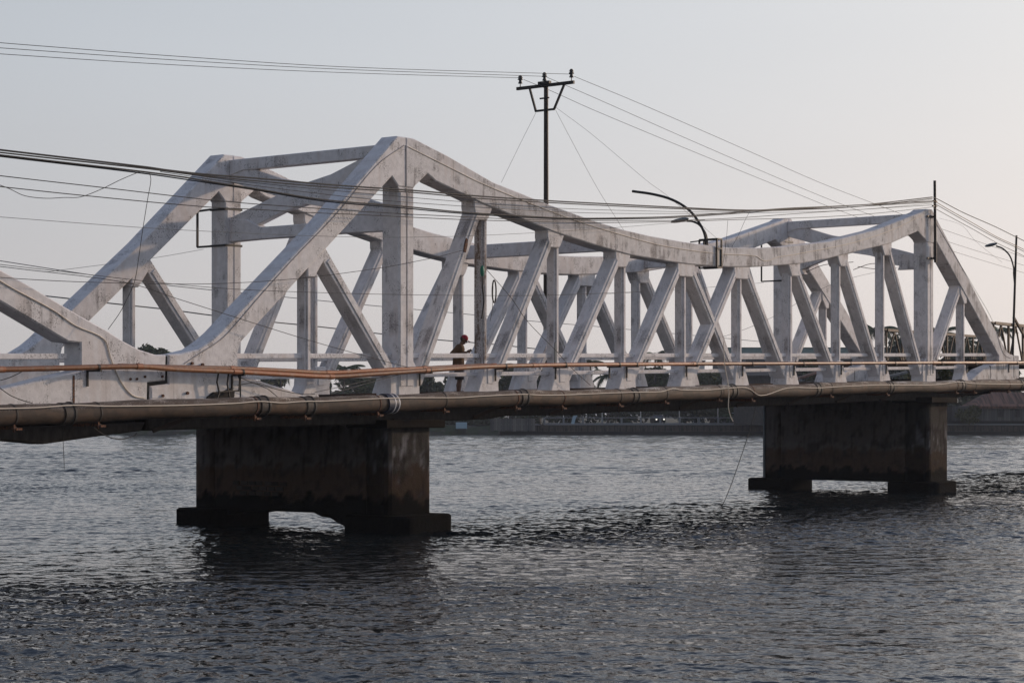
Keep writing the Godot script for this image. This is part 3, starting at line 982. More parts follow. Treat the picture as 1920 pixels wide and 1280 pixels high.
func piers() -> void:
	for e in 2:
		var s: float = [0.0, L][e]
		var lift: float = SLOPE * s
		var root := thing("bridge_pier", ["dark stained concrete pier standing under the left peak of the bridge", "dark stained concrete pier standing under the right peak of the bridge"][e], "pier", bw(s, -SLOPE * s, 0), TH, "river piers of the bridge")
		var nz := FastNoiseLite.new()
		nz.seed = 40 + e
		nz.frequency = 0.6
		var top := 2.78 + lift
		column(root, "near_column", -0.95, 1.02, [-0.10, -0.36][e], 0.72, 0.35, top, nz, true)
		column(root, "far_column", -0.95, 1.02, 6.35, 7.1 + 0.12 * e, 0.35, top, nz, false)
		column(root, "wall", -0.80, 0.85, 0.70, 6.37, 0.46, top + 0.1, nz, false, 0.02)
		# cap slabs on the columns
		for c in [[[-0.32, -0.62][e], 1.1], [6.1, 7.3]]:
			var st := mb()
			prism(st, [[-1.2, c[0]], [1.28, c[0]], [1.28, c[1]], [-1.2, c[1]]], top, top + 0.22, 0.025, "wplan")
			part("cap", st, M.cap, root)
			st = mb()
			prism(st, [[-0.6, c[0] + 0.25], [0.7, c[0] + 0.25], [0.7, c[1] - 0.15], [-0.6, c[1] - 0.15]], top + 0.222, 3.0 + lift, 0.02, "wplan")
			part("bearing_plinth", st, M.cap, root)
		# footings: blunt noses up and down stream
		for q in 2:
			var c0: float = [[-0.86, 5.85], [-0.78, 5.75]][e][q]
			var c1: float = [[1.15, 7.5], [1.3, 7.7]][e][q]
			var st := mb()
			var r := 0.42
			var pts := []
			for k in 7:
				var a := PI + PI / 2 * k / 6.0
				pts.append([-1.2 + r + cos(a) * r, c0 + r + sin(a) * r])
			for k in 7:
				var a := -PI / 2 + PI / 2 * k / 6.0
				pts.append([1.14 - r + cos(a) * r, c0 + r + sin(a) * r])
			pts.append([1.14, c1]); pts.append([-1.2, c1])
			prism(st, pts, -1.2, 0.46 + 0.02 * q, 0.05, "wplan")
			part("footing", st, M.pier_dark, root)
		# ragged underside of the wall over the gap between the footings
		var lintel := mb()
		if e == 0:
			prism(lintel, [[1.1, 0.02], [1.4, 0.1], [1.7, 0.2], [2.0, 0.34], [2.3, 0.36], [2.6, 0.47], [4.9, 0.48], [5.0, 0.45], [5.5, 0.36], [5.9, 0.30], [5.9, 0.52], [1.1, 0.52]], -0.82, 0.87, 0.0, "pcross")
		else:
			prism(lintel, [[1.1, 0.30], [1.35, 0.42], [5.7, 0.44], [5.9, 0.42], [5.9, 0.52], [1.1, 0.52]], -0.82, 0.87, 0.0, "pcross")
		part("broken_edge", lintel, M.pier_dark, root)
		if e == 0:
			# bricks laid bare low on the wall, left side
			var bm := [flat(Color(0.045, 0.035, 0.03), 0.9), flat(Color(0.06, 0.048, 0.042), 0.9), flat(Color(0.035, 0.028, 0.025), 0.9)]
			for row in 3:
				for k in 7 - row:
					var b := mb()
					var t := 5.55 - k * 0.30 - row * 0.15 - 0.05 * rng.randf()
					var y := 1.22 - row * 0.14
					prism(b, [[t - 0.125, y - 0.055], [t + 0.125, y - 0.055], [t + 0.125, y + 0.055], [t - 0.125, y + 0.055]], -0.81 - 0.03 * rng.randf(), -0.74, 0.01, "pcross")
					part("brick", b, bm[(k + row) % 3], root)
		else:
			var p := mb()
			line(p, Vector3(-0.96, 0.5, -7.06), Vector3(-0.96, top + 0.1, -7.06), 0.05, 8)
			part("drain_pipe", p, M.lamp_grey, root)

# ---------- pipes along the near side ----------
func water_pipe() -> void:
	var root := bthing("water_pipe", "big grey brown water pipe slung along the near edge of the deck", "pipe", 0, 3.5, -0.62)
	var at := func(s: float) -> Vector3:
		return bp(s, 3.485 + 0.02 * sin(s * 0.55) + 0.012 * sin(s * 1.7) - (0.05 if s > 30 else 0.0) * minf(1.0, (s - 30) / 6.0), -0.62 + 0.012 * sin(s * 0.9)) - org
	var joints := [-22.0, -17.4, -12.36, -6.24, -4.59, -1.44, 4.47, 10.34, 16.42, 22.43, 28.35, 35.05, 41.32, 47.5, 52.0]
	for k in joints.size() - 1:
		var st := mb()
		var path := PackedVector3Array()
		var n := 14
		for i in n + 1: path.append(at.call(lerpf(joints[k], joints[k + 1], float(i) / n)))
		tube(st, path, 0.225, 28, false)
		var sec := part("pipe_section", st, [M.pipe, M.pipe_old, M.pipe_pale, M.pipe_old, M.pipe][(k * 3 + k / 4) % 5], root)
		# socket where the next length is pushed in
		st = mb()
		var j: float = joints[k + 1]
		if j == -1.44:
			tube(st, PackedVector3Array([at.call(j - 0.32), at.call(j + 0.12)]), 0.262, 28)
			part("socket", st, M.collar_blue, sec)
			for q in [-0.1, 0.06]:
				st = mb()
				tube(st, PackedVector3Array([at.call(j + q), at.call(j + q + 0.035)]), 0.268, 28)
				part("band", st, M.band_white, sec)
		elif j < 50:
			tube(st, PackedVector3Array([at.call(j - 0.28), at.call(j - 0.02)]), 0.246, 28)
			tube(st, PackedVector3Array([at.call(j - 0.03), at.call(j + 0.03)]), 0.264, 28)
			part("socket", st, M.collar, sec)
	for s in [-13.97, -11.61, -6.65, -4.85, -2.08, 0.73, 4.0, 6.3, 9.38, 11.99, 15.37, 17.54, 23.34, 27.93, 34.31, 36.18, 39.73, 43.5]:
		var st := mb()
		var c: Vector3 = at.call(s)
		var e := (at.call(s + 0.1) as Vector3) - (at.call(s) as Vector3)
		tube(st, PackedVector3Array([c - e * 0.2, c + e * 0.25]), 0.236, 28)
		var strap := part("strap", st, M.rust if int(s * 7) % 2 == 0 else M.collar, root)
		st = mb()
		bar(st, c + Vector3(0, -0.20, 0.10), c + Vector3(0, -0.36, 0.10), 0.04, 0.04)
		bar(st, c + Vector3(-0.02, -0.27, 0.16), c + Vector3(-0.02, -0.27, -0.75), 0.07, 0.07)
		bar(st, c + Vector3(0, -0.30, 0.16), c + Vector3(0.16, -0.30, 0.16), 0.03, 0.05)
		part("hanger", st, M.rust, strap)

func conduits() -> void:
	var front := [[-22, 4.42], [-18, 4.43], [-14.02, 4.44], [-12.26, 4.46], [-10.06, 4.48], [-8.88, 4.41], [-6.94, 4.34], [-5.25, 4.26], [-3.47, 4.19], [-1.79, 4.24], [0.44, 4.32], [2.83, 4.4], [5.39, 4.43], [8.15, 4.44], [14.36, 4.435], [21.69, 4.42], [32.96, 4.4], [42.43, 4.37], [50, 4.35]]
	var back := [[-10.6, 4.50], [-8.88, 4.46], [-6.94, 4.42], [-5.25, 4.36], [-3.47, 4.29], [-1.79, 4.33], [0.44, 4.38], [2.83, 4.44], [3.6, 4.44]]
	for e in 2:
		var src: Array = [front, back][e]
		var t: float = [-0.36, -0.26][e]
		var root := bthing("conduit_pipe", ["long orange conduit pipe running the whole length of the near side", "second orange conduit sagging just behind the first by the left pier"][e], "conduit", src[0][0], src[0][1], t, "orange conduit pipes")
		var pts := []
		for q in src: pts.append(bp(q[0], q[1], t) - org)
		var path := spline(pts, 8)
		var per := 16
		var i := 0
		while i < path.size() - 1:
			var piece := path.slice(i, mini(i + per + 1, path.size()))
			var st := mb()
			tube(st, piece, 0.062 if e == 0 else 0.055, 12)
			var seg := part("conduit_length", st, [M.orange, M.orange_dull, M.orange_faded][(i / per + e) % 3], root)
			st = mb()
			var a := piece[piece.size() - 1]
			var d := (a - piece[piece.size() - 2]).normalized()
			line(st, a - d * 0.09, a + d * 0.09, 0.072 if e == 0 else 0.064, 12)
			part("coupling", st, M.orange, seg)
			i += per
		if e == 0:
			for s in [-11.3, -6.7, 0.55, 4.0, 7.0, 9.9, 10.9, 14.5, 18.2, 21.9, 25.6, 29.4, 33.7, 37.1, 41.6]:
				var h := 4.4
				for k in src.size() - 1:
					if s >= src[k][0] and s <= src[k + 1][0]: h = lerpf(src[k][1], src[k + 1][1], (s - src[k][0]) / (src[k + 1][0] - src[k][0]))
				var st := mb()
				var c := bp(s, h, t) - org
				bar(st, c + Vector3(0, -0.075, 0.1), c + Vector3(0, -0.075, -0.42), 0.05, 0.04)
				line(st, c + Vector3(-0.03, 0, 0), c + Vector3(0.03, 0, 0), 0.072, 10)
				bar(st, c + Vector3(0, -0.08, -0.34), c + Vector3(0, -0.42, -0.34), 0.04, 0.04)
				part("pipe_clip", st, M.steel_dark, root)
	# stand of bent rods that carries both conduits by the left pier
	var stand := bthing("rod_stand", "bent black steel rods propping the conduits left of the left pier", "bracket", -6.9, 3.6, -0.2)
	var st := mb()
	for q in [[[-7.35, 4.3], [-7.4, 4.1], [-7.32, 3.85], [-7.4, 3.7]], [[-7.0, 4.32], [-7.05, 4.05], [-6.95, 3.6]], [[-6.7, 4.32], [-6.62, 4.15], [-6.65, 3.88], [-7.35, 3.86]]]:
		var p := PackedVector3Array()
		for c in q: p.append(bp(c[0], c[1], -0.2) - org)
		tube(st, p, 0.022, 6)
	part("rod", st, M.steel_dark, stand)

# ---------- steel panel bridge beyond the right end ----------
func steel_panel_bridge() -> void:
	var root := bare("panel_bridge", "brown steel lattice panel bridge beyond the right end", "bridge", Vector3(18.65, 5.6, -100), atan2(17.0, 8.4))
	var dirx := 3.05
	var proto: Node3D = null
	for gi in 2:
		# girder rows: in local axes x runs along the bridge, z across; the near row starts further back
		var x0: float = [0.0, -8.66][gi]
		var z0: float = [0.0, 7.3][gi]
		for k in ([8, 10][gi] as int):
			var p: Node3D
			if proto == null:
				p = Node3D.new()
				p.name = "panel"
				root.add_child(p)
				var hgt := 1.75
				for y in [0.0, hgt]:
					for zz in [-0.09, 0.09]:
						var st := mb()
						bar(st, Vector3(0.0, y, zz), Vector3(dirx, y, zz), 0.06, 0.13)
						part("chord", st, M.steel_brown, p)
				for x in [0.06, dirx - 0.06]:
					var st := mb()
					bar(st, Vector3(x, 0.06, 0), Vector3(x, hgt - 0.06, 0), 0.08, 0.08)
					part("upright", st, M.steel_brown, p)
				for q in [[0.14, 0.08, dirx / 2 - 0.05, hgt - 0.08], [dirx - 0.14, 0.08, dirx / 2 + 0.05, hgt - 0.08]]:
					var st := mb()
					bar(st, Vector3(q[0], q[1], 0), Vector3(q[2], q[3], 0), 0.07, 0.07)
					part("lattice_bar", st, M.steel_brown, p)
				proto = p
			else:
				p = proto.duplicate()
				p.name = "panel"
				root.add_child(p, true)
			p.position = Vector3(x0 + k * dirx, (x0 + k * dirx) * 0.018, z0)
			p.rotation.z = 0.018
	var st := mb()
	var e := Vector3(24, 24 * 0.018, 0)
	for k in 22:
		var x := -8.5 + k * 1.5
		bar(st, Vector3(x, x * 0.018 - 0.05, -0.6), Vector3(x, x * 0.018 - 0.05, 7.0), 0.14, 0.22)
	part("transom", st, M.steel_brown, root)
	st = mb()
	bar(st, Vector3(-8.6, -0.16 + 0.12, 3.65), e + Vector3(0, 0.12, 3.65), 6.4, 0.08)
	part("plank_deck", st, M.wall_dark, root)
	for q in [[-6.4, 7.5], [-2.0, 7.5]]:
		st = mb()
		bar(st, Vector3(q[0] + 0.9, 2.0, q[1]), Vector3(q[0] + 3.2, -0.1, q[1] + 0.7), 0.09, 0.09)
		part("raker", st, M.steel_brown, root)
	# its abutment, an earth bank at the end of the concrete bridge
	st = mb()
	prism(st, [[42.9, 1.4], [42.9, 3.4], [46, 3.45], [52, 3.5], [60, 3.6], [60, 1.4]], 0.7, 9.5, 0.05)
	var ab := bthing("approach_slab", "brown earth topped slab where the concrete bridge meets the steel one", "ramp", 42.9, 0, 0.7)
	st = mb()
	prism(st, [[42.86, 3.12], [42.86, 3.46], [52, 3.5], [70, 3.5], [70, 3.05]], 0.2, 9.0, 0.05)
	part("slab", st, M.concrete, ab)
	st = mb()
	prism(st, [[42.9, 3.47], [43.1, 3.62], [45, 3.7], [52, 3.66], [70, 3.6], [70, 3.51], [52, 3.505]], 0.35, 8.8, 0.03)
	part("soil", st, M.earth, ab)

# ---------- poles and lamps ----------
func poles_and_lamps() -> void:
	var s := 16.9
	var p := bthing("utility_pole", "tall dark steel utility pole with a crossarm and three insulators", "pole", s, 3.5, 7.3)
	var st := mb()
	line(st, bp(s, 3.3, 7.3) - org, bp(s, 14.6, 7.3) - org, 0.105, 14, 0.08)
	part("shaft", st, M.pole_steel, p)
	st = mb()
	bar(st, bp(s, 3.6, 7.3) - org, bp(s, 3.6, 6.9) - org, 0.2, 0.12)
	bar(st, bp(s, 3.1, 7.3) - org, bp(s, 3.1, 6.9) - org, 0.2, 0.12)
	part("base_bracket", st, M.pole_steel, p)
	st = mb()
	bar(st, bp(s - 0.1, 14.50, 8.52) - org, bp(s - 0.1, 14.50, 6.02) - org, 0.09, 0.11)
	bar(st, bp(s - 0.1, 14.58, 7.55) - org, bp(s - 0.1, 14.58, 7.05) - org, 0.14, 0.14)
	part("crossarm", st, M.steel_dark, p)
	st = mb()
	bar(st, bp(s - 0.1, 14.46, 7.95) - org, bp(s - 0.1, 13.62, 7.68) - org, 0.06, 0.07)
	bar(st, bp(s - 0.1, 14.46, 6.44) - org, bp(s - 0.1, 13.62, 6.88) - org, 0.06, 0.07)
	bar(st, bp(s - 0.1, 13.62, 7.71) - org, bp(s - 0.1, 13.62, 6.86) - org, 0.06, 0.07)
	part("brace", st, M.steel_dark, p)
	st = mb()
	bar(st, bp(s - 0.1, 14.05, 7.5) - org, bp(s - 0.1, 14.05, 7.1) - org, 0.05, 0.05)
	part("spool_bracket", st, M.steel_dark, p)
	for t in [8.37, 7.3, 6.13]:
		st = mb()
		var b := bp(s - 0.1, 14.55, t) - org
		line(st, b, b + Vector3(0, 0.12, 0), 0.018, 6)
		for q in [[0.13, 0.085], [0.20, 0.06], [0.26, 0.10], [0.34, 0.085]]:
			line(st, b + Vector3(0, q[0], 0), b + Vector3(0, q[0] + 0.055, 0), q[1], 12, q[1] * 0.75)
		line(st, b + Vector3(0, 0.12, 0), b + Vector3(0, 0.42, 0), 0.05, 10)
		part("insulator", st, M.insulator, p)
	# steel mast clamped to the right peak
	p = bthing("cable_mast", "slim dark steel mast clamped to the face of the right near peak", "mast", 33.6, 8.4, -0.16)
	st = mb()
	line(st, bp(33.62, 8.45, -0.16) - org, bp(33.56, 11.75, -0.16) - org, 0.055, 10)
	part("shaft", st, M.steel_dark, p)
	for h in [8.62, 10.3]:
		st = mb()
		bar(st, bp(33.1, h, -0.05) - org, bp(33.75, h, -0.05) - org, 0.04, 0.07)
		bar(st, bp(33.6, h, -0.2) - org, bp(33.6, h, 0.0) - org, 0.05, 0.06)
		part("clamp", st, M.steel_dark, p)
	st = mb()
	bar(st, bp(33.4, 10.92, -0.16) - org, bp(33.75, 10.92, -0.16) - org, 0.06, 0.05)
	bar(st, bp(33.35, 10.72, -0.16) - org, bp(33.75, 10.72, -0.16) - org, 0.06, 0.05)
	part("hook", st, M.steel_dark, p)
	# street lamp on the near chord: two arms reaching over the road, one without its head
	p = bthing("street_lamp", "street lamp on the near chord with a bare long arm and short lit arm", "street lamp", 16.4, 8.4, 0.3)
	p.set_meta("label", "two armed street lamp fixed to the middle of the near chord")
	var arm := func(p_: Node3D, pts: Array, ss: float, r: float, called: String) -> void:
		var q := []
		for c in pts: q.append(bp(ss, c[1], c[0]) - org)
		var m := mb()
		tube(m, spline(q, 6), r, 8)
		part(called, m, M.steel_dark, p_)
	arm.call(p, [[0.3, 7.9], [0.31, 8.23], [0.36, 8.77], [0.61, 9.23], [1.02, 9.67], [1.65, 10.03], [2.4, 10.26], [3.24, 10.42]], 16.3, 0.045, "long_arm")
	arm.call(p, [[0.36, 7.9], [0.37, 8.24], [0.43, 8.78], [0.68, 9.12], [0.95, 9.26], [1.18, 9.29]], 16.5, 0.036, "short_arm")
	st = mb()
	ball(st, Vector3.ZERO, Vector3(0.14, 0.07, 0.36), 8, 14)
	var hd := part("lamp_head", st, M.lamp_grey, p)
	hd.position = bp(16.5, 9.33, 1.46) - org
	hd.rotation.x = -0.12
	st = mb()
	for ss in [16.42, 16.72]:
		for q in [[[ss, 8.62, -0.04], [ss, 7.66, -0.04]], [[ss, 7.66, -0.04], [ss, 7.66, 0.64]], [[ss, 8.62, -0.04], [ss, 8.62, 0.64]], [[ss, 8.62, 0.64], [ss, 7.66, 0.64]]]:
			bar(st, bp(q[0][0], q[0][1], q[0][2]) - org, bp(q[1][0], q[1][1], q[1][2]) - org, 0.05, 0.05)
	for h in [8.62, 8.30, 7.66]:
		bar(st, bp(16.42, h, -0.05) - org, bp(16.72, h, -0.05) - org, 0.04, 0.05)
	bar(st, bp(15.6, 8.50, 0.5) - org, bp(16.42, 8.62, -0.04) - org, 0.04, 0.04)
	part("strap_frame", st, M.steel_dark, p)
	st = mb()
	prism(st, rect(16.5, 16.68, 7.72, 8.28), -0.03, -0.004, 0.01)
	part("backing_plate", st, M.lamp_grey, p)
	# lamp post at the far right
	p = bthing("street_lamp", "leaning dark lamp post with a curved arm at the right end", "street lamp", 42.2, 3.5, 0.1)
	st = mb()
	line(st, bp(42.2, 3.4, 0.1) - org, bp(42.2, 9.95, -0.12) - org, 0.06, 10, 0.045)
	part("shaft", st, M.steel_dark, p)
	arm.call(p, [[0.0, 7.75], [0.05, 8.3], [0.05, 8.54], [0.22, 9.06], [0.54, 9.4], [0.86, 9.54]], 42.3, 0.035, "arm")
	st = mb()
	ball(st, Vector3.ZERO, Vector3(0.13, 0.07, 0.30), 8, 14)
	hd = part("lamp_head", st, M.lamp_grey, p)
	hd.position = bp(42.3, 9.6, 1.1) - org
	hd.rotation.x = -0.18

# ---------- cables ----------
func cables() -> void:
	for c in CABLES:
		var t: float = c[1]
		var pts := []
		var f: Array = c[4]
		org = bp(f[0], f[1], t)
		for i in range(0, f.size(), 2): pts.append(bp(f[i], f[i + 1], t) - org)
		var st := mb()
		tube(st, spline(pts, 5), c[0], 5)
		var cord := String(c[3]).contains("cord") or String(c[3]).contains("hose") or String(c[3]).contains("rope")
		single("cord" if cord else ("power_line" if String(c[3]).contains("power line") else "cable"), st, M[c[2]], c[3], "cord" if cord else "cable", bw(f[0], f[1], t), TH)

# ---------- far bank: houses, quay railing ----------
func windows(root: Node3D, n: int, x0: float, dx: float, y: float, w: float, h: float, z: float, frame: Material) -> void:
	for k in n:
		var st := mb()
		box(st, Vector3(x0 + k * dx, y, z), Vector3(w, h, 0.12), 0.02)
		var f := part("window", st, frame, root)
		st = mb()
		box(st, Vector3(x0 + k * dx, y, z + 0.04), Vector3(w - 0.25, h - 0.25, 0.1), 0.0)
		part("pane", st, M.glass_dark, f)

func bank_buildings() -> void:
	var st := mb()
	# long hall with the green roof
	var b := bare("green_roofed_hall", "long hall with a dark green roof behind the right half of the truss", "building", Vector3(50, 1.6, -338))
	st = mb(); box(st, Vector3(0, 5.6, 0), Vector3(31.5, 11.4, 9.0), 0.0)
	part("wall", st, M.wall_grey, b)
	st = mb()
	prism(st, [[-5.2, 11.35], [0, 12.75], [5.2, 11.35], [5.2, 11.15], [-5.2, 11.15]], -16.2, 16.2, 0.02, "wside")
	var roof := part("roof", st, M.roof_green, b)
	st = mb(); bar(st, Vector3(-16.2, 12.78, 0), Vector3(16.2, 12.78, 0), 0.3, 0.12)
	part("ridge_cap", st, M.roof_green, roof)
	for k in 9:
		st = mb(); box(st, Vector3(-15.2 + k * 3.8, 5.6, 4.9), Vector3(0.4, 11.1, 0.4), 0.03)
		part("pillar", st, M.quay_rail, b)
	for y in [3.6, 7.2, 9.6]:
		st = mb(); box(st, Vector3(0, y, 4.7), Vector3(31.2, 0.35, 0.5), 0.03)
		part("balcony_slab", st, M.quay_rail, b)
	windows(b, 8, -13.3, 3.8, 8.5, 2.2, 1.2, 4.52, M.quay_rail)
	windows(b, 8, -13.3, 3.8, 5.4, 2.2, 1.3, 4.52, M.quay_rail)
	# small white house beside it
	b = bare("white_house", "plain white wall of a house left of the green roofed hall", "building", Vector3(30.6, 1.6, -330))
	st = mb(); box(st, Vector3(0, 5.1, 0), Vector3(1.7, 10.2, 5.0), 0.0)
	part("wall", st, M.white_wall, b)
	st = mb(); box(st, Vector3(0, 10.3, 0), Vector3(2.0, 0.18, 5.4), 0.03)
	part("roof", st, M.quay_rail, b)
	# rusty roofed houses
	var defs := [
		["brown_shack", "shack with a slanting rust brown roof seen between the right diagonals", 45.5, 3.6, [[-2.4, 7.0], [2.4, 8.6], [2.4, 8.25], [-2.4, 6.65]], M.roof_rust],
		["pale_shack", "shack with a low pale brown roof, middle of three by the right peak", 51.6, 5.0, [[-2.6, 8.1], [2.6, 8.3], [2.6, 7.4], [-2.6, 7.3]], M.roof_rust],
		["grey_shack", "shack under a sloping grey sheet roof beside the right tall post", 58.3, 5.0, [[-2.6, 7.1], [2.6, 8.3], [2.6, 7.95], [-2.6, 6.75]], M.wall_grey]]
	for d in defs:
		b = bare(d[0], d[1], "house", Vector3(d[2], 1.6, -305), 0.0, "shacks on the far bank")
		st = mb(); box(st, Vector3(0, 3.3, -1.5), Vector3(d[3], 6.6, 4.0), 0.0)
		part("wall", st, M.wall_dark, b)
		st = mb(); prism(st, d[4], -4.0, 0.8, 0.02, "wface")
		part("roof", st, d[5], b)
		st = mb(); box(st, Vector3(-0.9, 1.1, 0.5), Vector3(0.9, 2.1, 0.12), 0.02)
		part("door", st, M.steel_brown, b)
		windows(b, 2, 0.4, 1.2, 4.6, 0.7, 0.8, 0.5, M.quay_rail)
	b = bare("dark_house", "dark brown walled house low under the green roofed hall", "house", Vector3(37.6, 1.6, -308))
	st = mb(); box(st, Vector3(0, 3.7, 0), Vector3(6.6, 7.4, 5.0), 0.0)
	part("wall", st, M.wall_dark, b)
	st = mb(); prism(st, [[-3.0, 7.5], [0, 8.2], [3.0, 7.5], [3.0, 7.35], [-3.0, 7.35]], -3.5, 3.5, 0.02, "wside")
	part("roof", st, M.wall_dark, b)
	windows(b, 3, -2.0, 2.0, 5.6, 0.9, 1.0, 2.5, M.quay_rail)
	# long waterside shed at the right edge
	b = bare("waterside_shed", "long grey board shed with a brownish pink roof standing over the water", "shed", Vector3(68.2, 0, -311))
	st = mb(); box(st, Vector3(15, 0.95, -3.4), Vector3(30, 2.5, 6.6), 0.0)
	part("base_wall", st, M.quay_wet, b)
	for k in 30:
		st = mb(); box(st, Vector3(0.5 + k * 1.0, 3.3, 0.0 + 0.03 * (k * 7 % 3)), Vector3(0.97, 2.3, 0.14), 0.01)
		part("board", st, M.board[(k * 5 + k / 3) % 4], b)
	st = mb(); box(st, Vector3(15, 3.2, -3.5), Vector3(29.6, 2.3, 6.6), 0.0)
	part("wall", st, M.wall_dark, b)
	st = mb()
	for q in [[Vector3(3.0, 4.42, 0.7), Vector3(31, 4.42, 0.7), Vector3(31, 6.65, -3.6), Vector3(6.3, 6.65, -3.6)], [Vector3(3.0, 4.42, 0.7), Vector3(6.3, 6.65, -3.6), Vector3(6.3, 6.65, -3.7), Vector3(3.0, 4.42, -8.0)], [Vector3(3.0, 4.42, -8.0), Vector3(31, 4.42, -8.0), Vector3(31, 6.65, -3.7), Vector3(6.3, 6.65, -3.7)], [Vector3(3.0, 4.40, 0.7), Vector3(31, 4.40, 0.7), Vector3(31, 4.40, -8.0), Vector3(3.0, 4.40, -8.0)]]:
		quad(st, q[0], q[1], q[2], q[3], Vector3(-0.1, 1, 0.1) if q[0].y > 4.41 else Vector3.DOWN)
	var shed_roof := part("roof", st, M.roof_rust, b)
	for k in 14:
		st = mb(); bar(st, Vector3(4.2 + k * 1.95, 4.5, 0.74), Vector3(4.2 + k * 1.95 + (2.4 if k == 0 else 0.6), 6.64, -3.5), 0.1, 0.06)
		part("roof_rib", st, M.roof_rust, shed_roof)
	st = mb(); box(st, Vector3(16.5, 4.25, 0.55), Vector3(27.5, 0.35, 0.1), 0.01)
	part("eaves_board", st, M.roof_rust, b)
	for k in 3:
		st = mb(); box(st, Vector3(7.5 + k * 2.6, 3.35, 0.12), Vector3(0.8, 1.2, 0.12), 0.01)
		part("shutter", st, M.wall_dark, b)
	# board fence and junk on the shore left of the quay
	b = bare("board_fence", "grey upright board fence on the shore right of the left pier", "fence", Vector3(-3.4, 0.5, -309.6))
	for k in 12:
		st = mb(); box(st, Vector3(0.3 + k * 0.58, 1.0 + 0.06 * (k * 5 % 3), 0.02 * (k % 2)), Vector3(0.54, 1.9, 0.06), 0.01)
		part("board", st, M.board[(k * 3 + k / 4) % 4], b)
	for y in [0.5, 1.6]:
		st = mb(); box(st, Vector3(3.5, y, -0.1), Vector3(7.0, 0.12, 0.08), 0)
		part("fence_rail", st, M.board[1], b)
	b = bare("blue_tank", "pale blue boxy tank on the shore just right of the left pier", "tank", Vector3(-7.8, 0.5, -309.4))
	st = mb(); box(st, Vector3(0, 0.95, 0), Vector3(1.7, 0.98, 1.1), 0.06)
	part("tank_body", st, M.pale_blue, b)
	for x in [-0.6, 0.6]:
		st = mb(); box(st, Vector3(x, 0.2, 0), Vector3(0.14, 0.55, 0.8), 0.01)
		part("leg", st, M.wall_dark, b)
	b = bare("lean_to", "dark open lean-to on the shore beside the pale blue tank", "shelter", Vector3(-13.0, 1.3, -313.0))
	st = mb(); prism(st, [[-5, 2.0], [5, 2.3], [5, 2.15], [-5, 1.85]], -3, 0, 0.01, "wface")
	part("roof", st, M.roof_rust, b)
	for x in [-4.6, -1.5, 1.6, 4.6]:
		st = mb(); line(st, Vector3(x, 0, -0.2), Vector3(x, 2.0 + x * 0.03, -0.2), 0.07, 6)
		part("post", st, M.bark, b)
	st = mb(); box(st, Vector3(0, 0.9, -2.8), Vector3(9.5, 1.8, 0.15), 0)
	part("back_wall", st, M.wall_dark, b)
	b = bare("leaning_pole", "dark pole leaning over the shore left of the quay railing", "pole", Vector3(0.3, 1.0, -310.2))
	st = mb(); line(st, Vector3(0, 1.5, 0), Vector3(4.6, 0.55, 0), 0.07, 6)
	line(st, Vector3(4.3, 0, 0), Vector3(4.6, 1.3, 0), 0.07, 6)
	part("shaft", st, M.bark, b)
	# quay railing
	b = bare("quay_railing", "pale concrete railing along the far quay", "railing", Vector3(5.0, 1.7, -311.3))
	for k in 12:
		st = mb(); box(st, Vector3(k * 3.0, 0.5, 0), Vector3(0.3, 1.0, 0.3), 0.03)
		part("railing_post", st, M.quay_rail, b)
	for y in [0.95, 0.08]:
		st = mb(); box(st, Vector3(16.5, y, 0), Vector3(33.0, 0.12, 0.12), 0.02)
		part("rail", st, M.quay_rail, b)
	var names := ["first", "second", "third", "fourth", "fifth"]
	for k in 5:
		st = mb()
		line(st, Vector3.ZERO, Vector3(0, 4.2, 0), 0.06, 8, 0.045)
		var p := bare("white_pole", "thin white pole behind the quay railing, %s from the left" % names[k], "pole", Vector3(8.0 + k * 6.0, 1.6, -311.75), 0, "white poles along the far quay")
		part("shaft", st, M.white_wall, p)
		st = mb(); box(st, Vector3(0, 0.1, 0), Vector3(0.3, 0.2, 0.3), 0.02)
		part("foot", st, M.quay_rail, p)
	# car parked on the quay with its lamps lit
	b = bare("parked_car", "dark car on the quay with two lit headlights", "car", Vector3(23.3, 1.6, -315.5), 0.12)
	st = mb(); box(st, Vector3(0, 0.65, -2.0), Vector3(1.75, 0.6, 4.1), 0.12)
	part("body", st, M.steel_dark, b)
	st = mb(); prism(st, [[-3.7, 0.94], [-3.1, 1.45], [-1.7, 1.45], [-1.0, 0.94]], -0.75, 0.75, 0.08, "wside")
	part("cabin", st, M.glass_dark, b)
	for q in [[-0.75, -0.8], [0.75, -0.8], [-0.75, -3.2], [0.75, -3.2]]:
		st = mb(); line(st, Vector3(q[0] - 0.1, 0.32, q[1]), Vector3(q[0] + 0.1, 0.32, q[1]), 0.32, 16)
		part("wheel", st, M.steel_dark, b)
	var glow := flat(Color(0.9, 0.9, 0.85), 0.3)
	glow.emission_enabled = true
	glow.emission = Color(1.0, 0.96, 0.88)
	glow.emission_energy_multiplier = 1.6
	for x in [-0.6, 0.6]:
		st = mb(); ball(st, Vector3(x, 0.78, 0.06), Vector3(0.13, 0.1, 0.06))
		part("headlight", st, glow, b)
		var li := SpotLight3D.new()
		li.name = "headlight_beam"
		b.add_child(li, true)
		li.position = Vector3(x, 0.78, 0.2)
		li.rotation.y = PI
		li.light_color = Color(1.0, 0.96, 0.88)
		li.light_energy = 0.25
		li.spot_range = 30.0
		li.spot_angle = 30.0
		li.spot_attenuation = 2.0
		li.shadow_enabled = true
	# kiosk with pale roof near the right pier
	b = bare("kiosk", "small kiosk with a pale sheet roof near the right pier", "kiosk", Vector3(36.0, 1.6, -316.0))
	st = mb(); box(st, Vector3(0, 0.8, 0), Vector3(2.2, 1.6, 2.0), 0.0)
	part("wall", st, M.wall_dark, b)
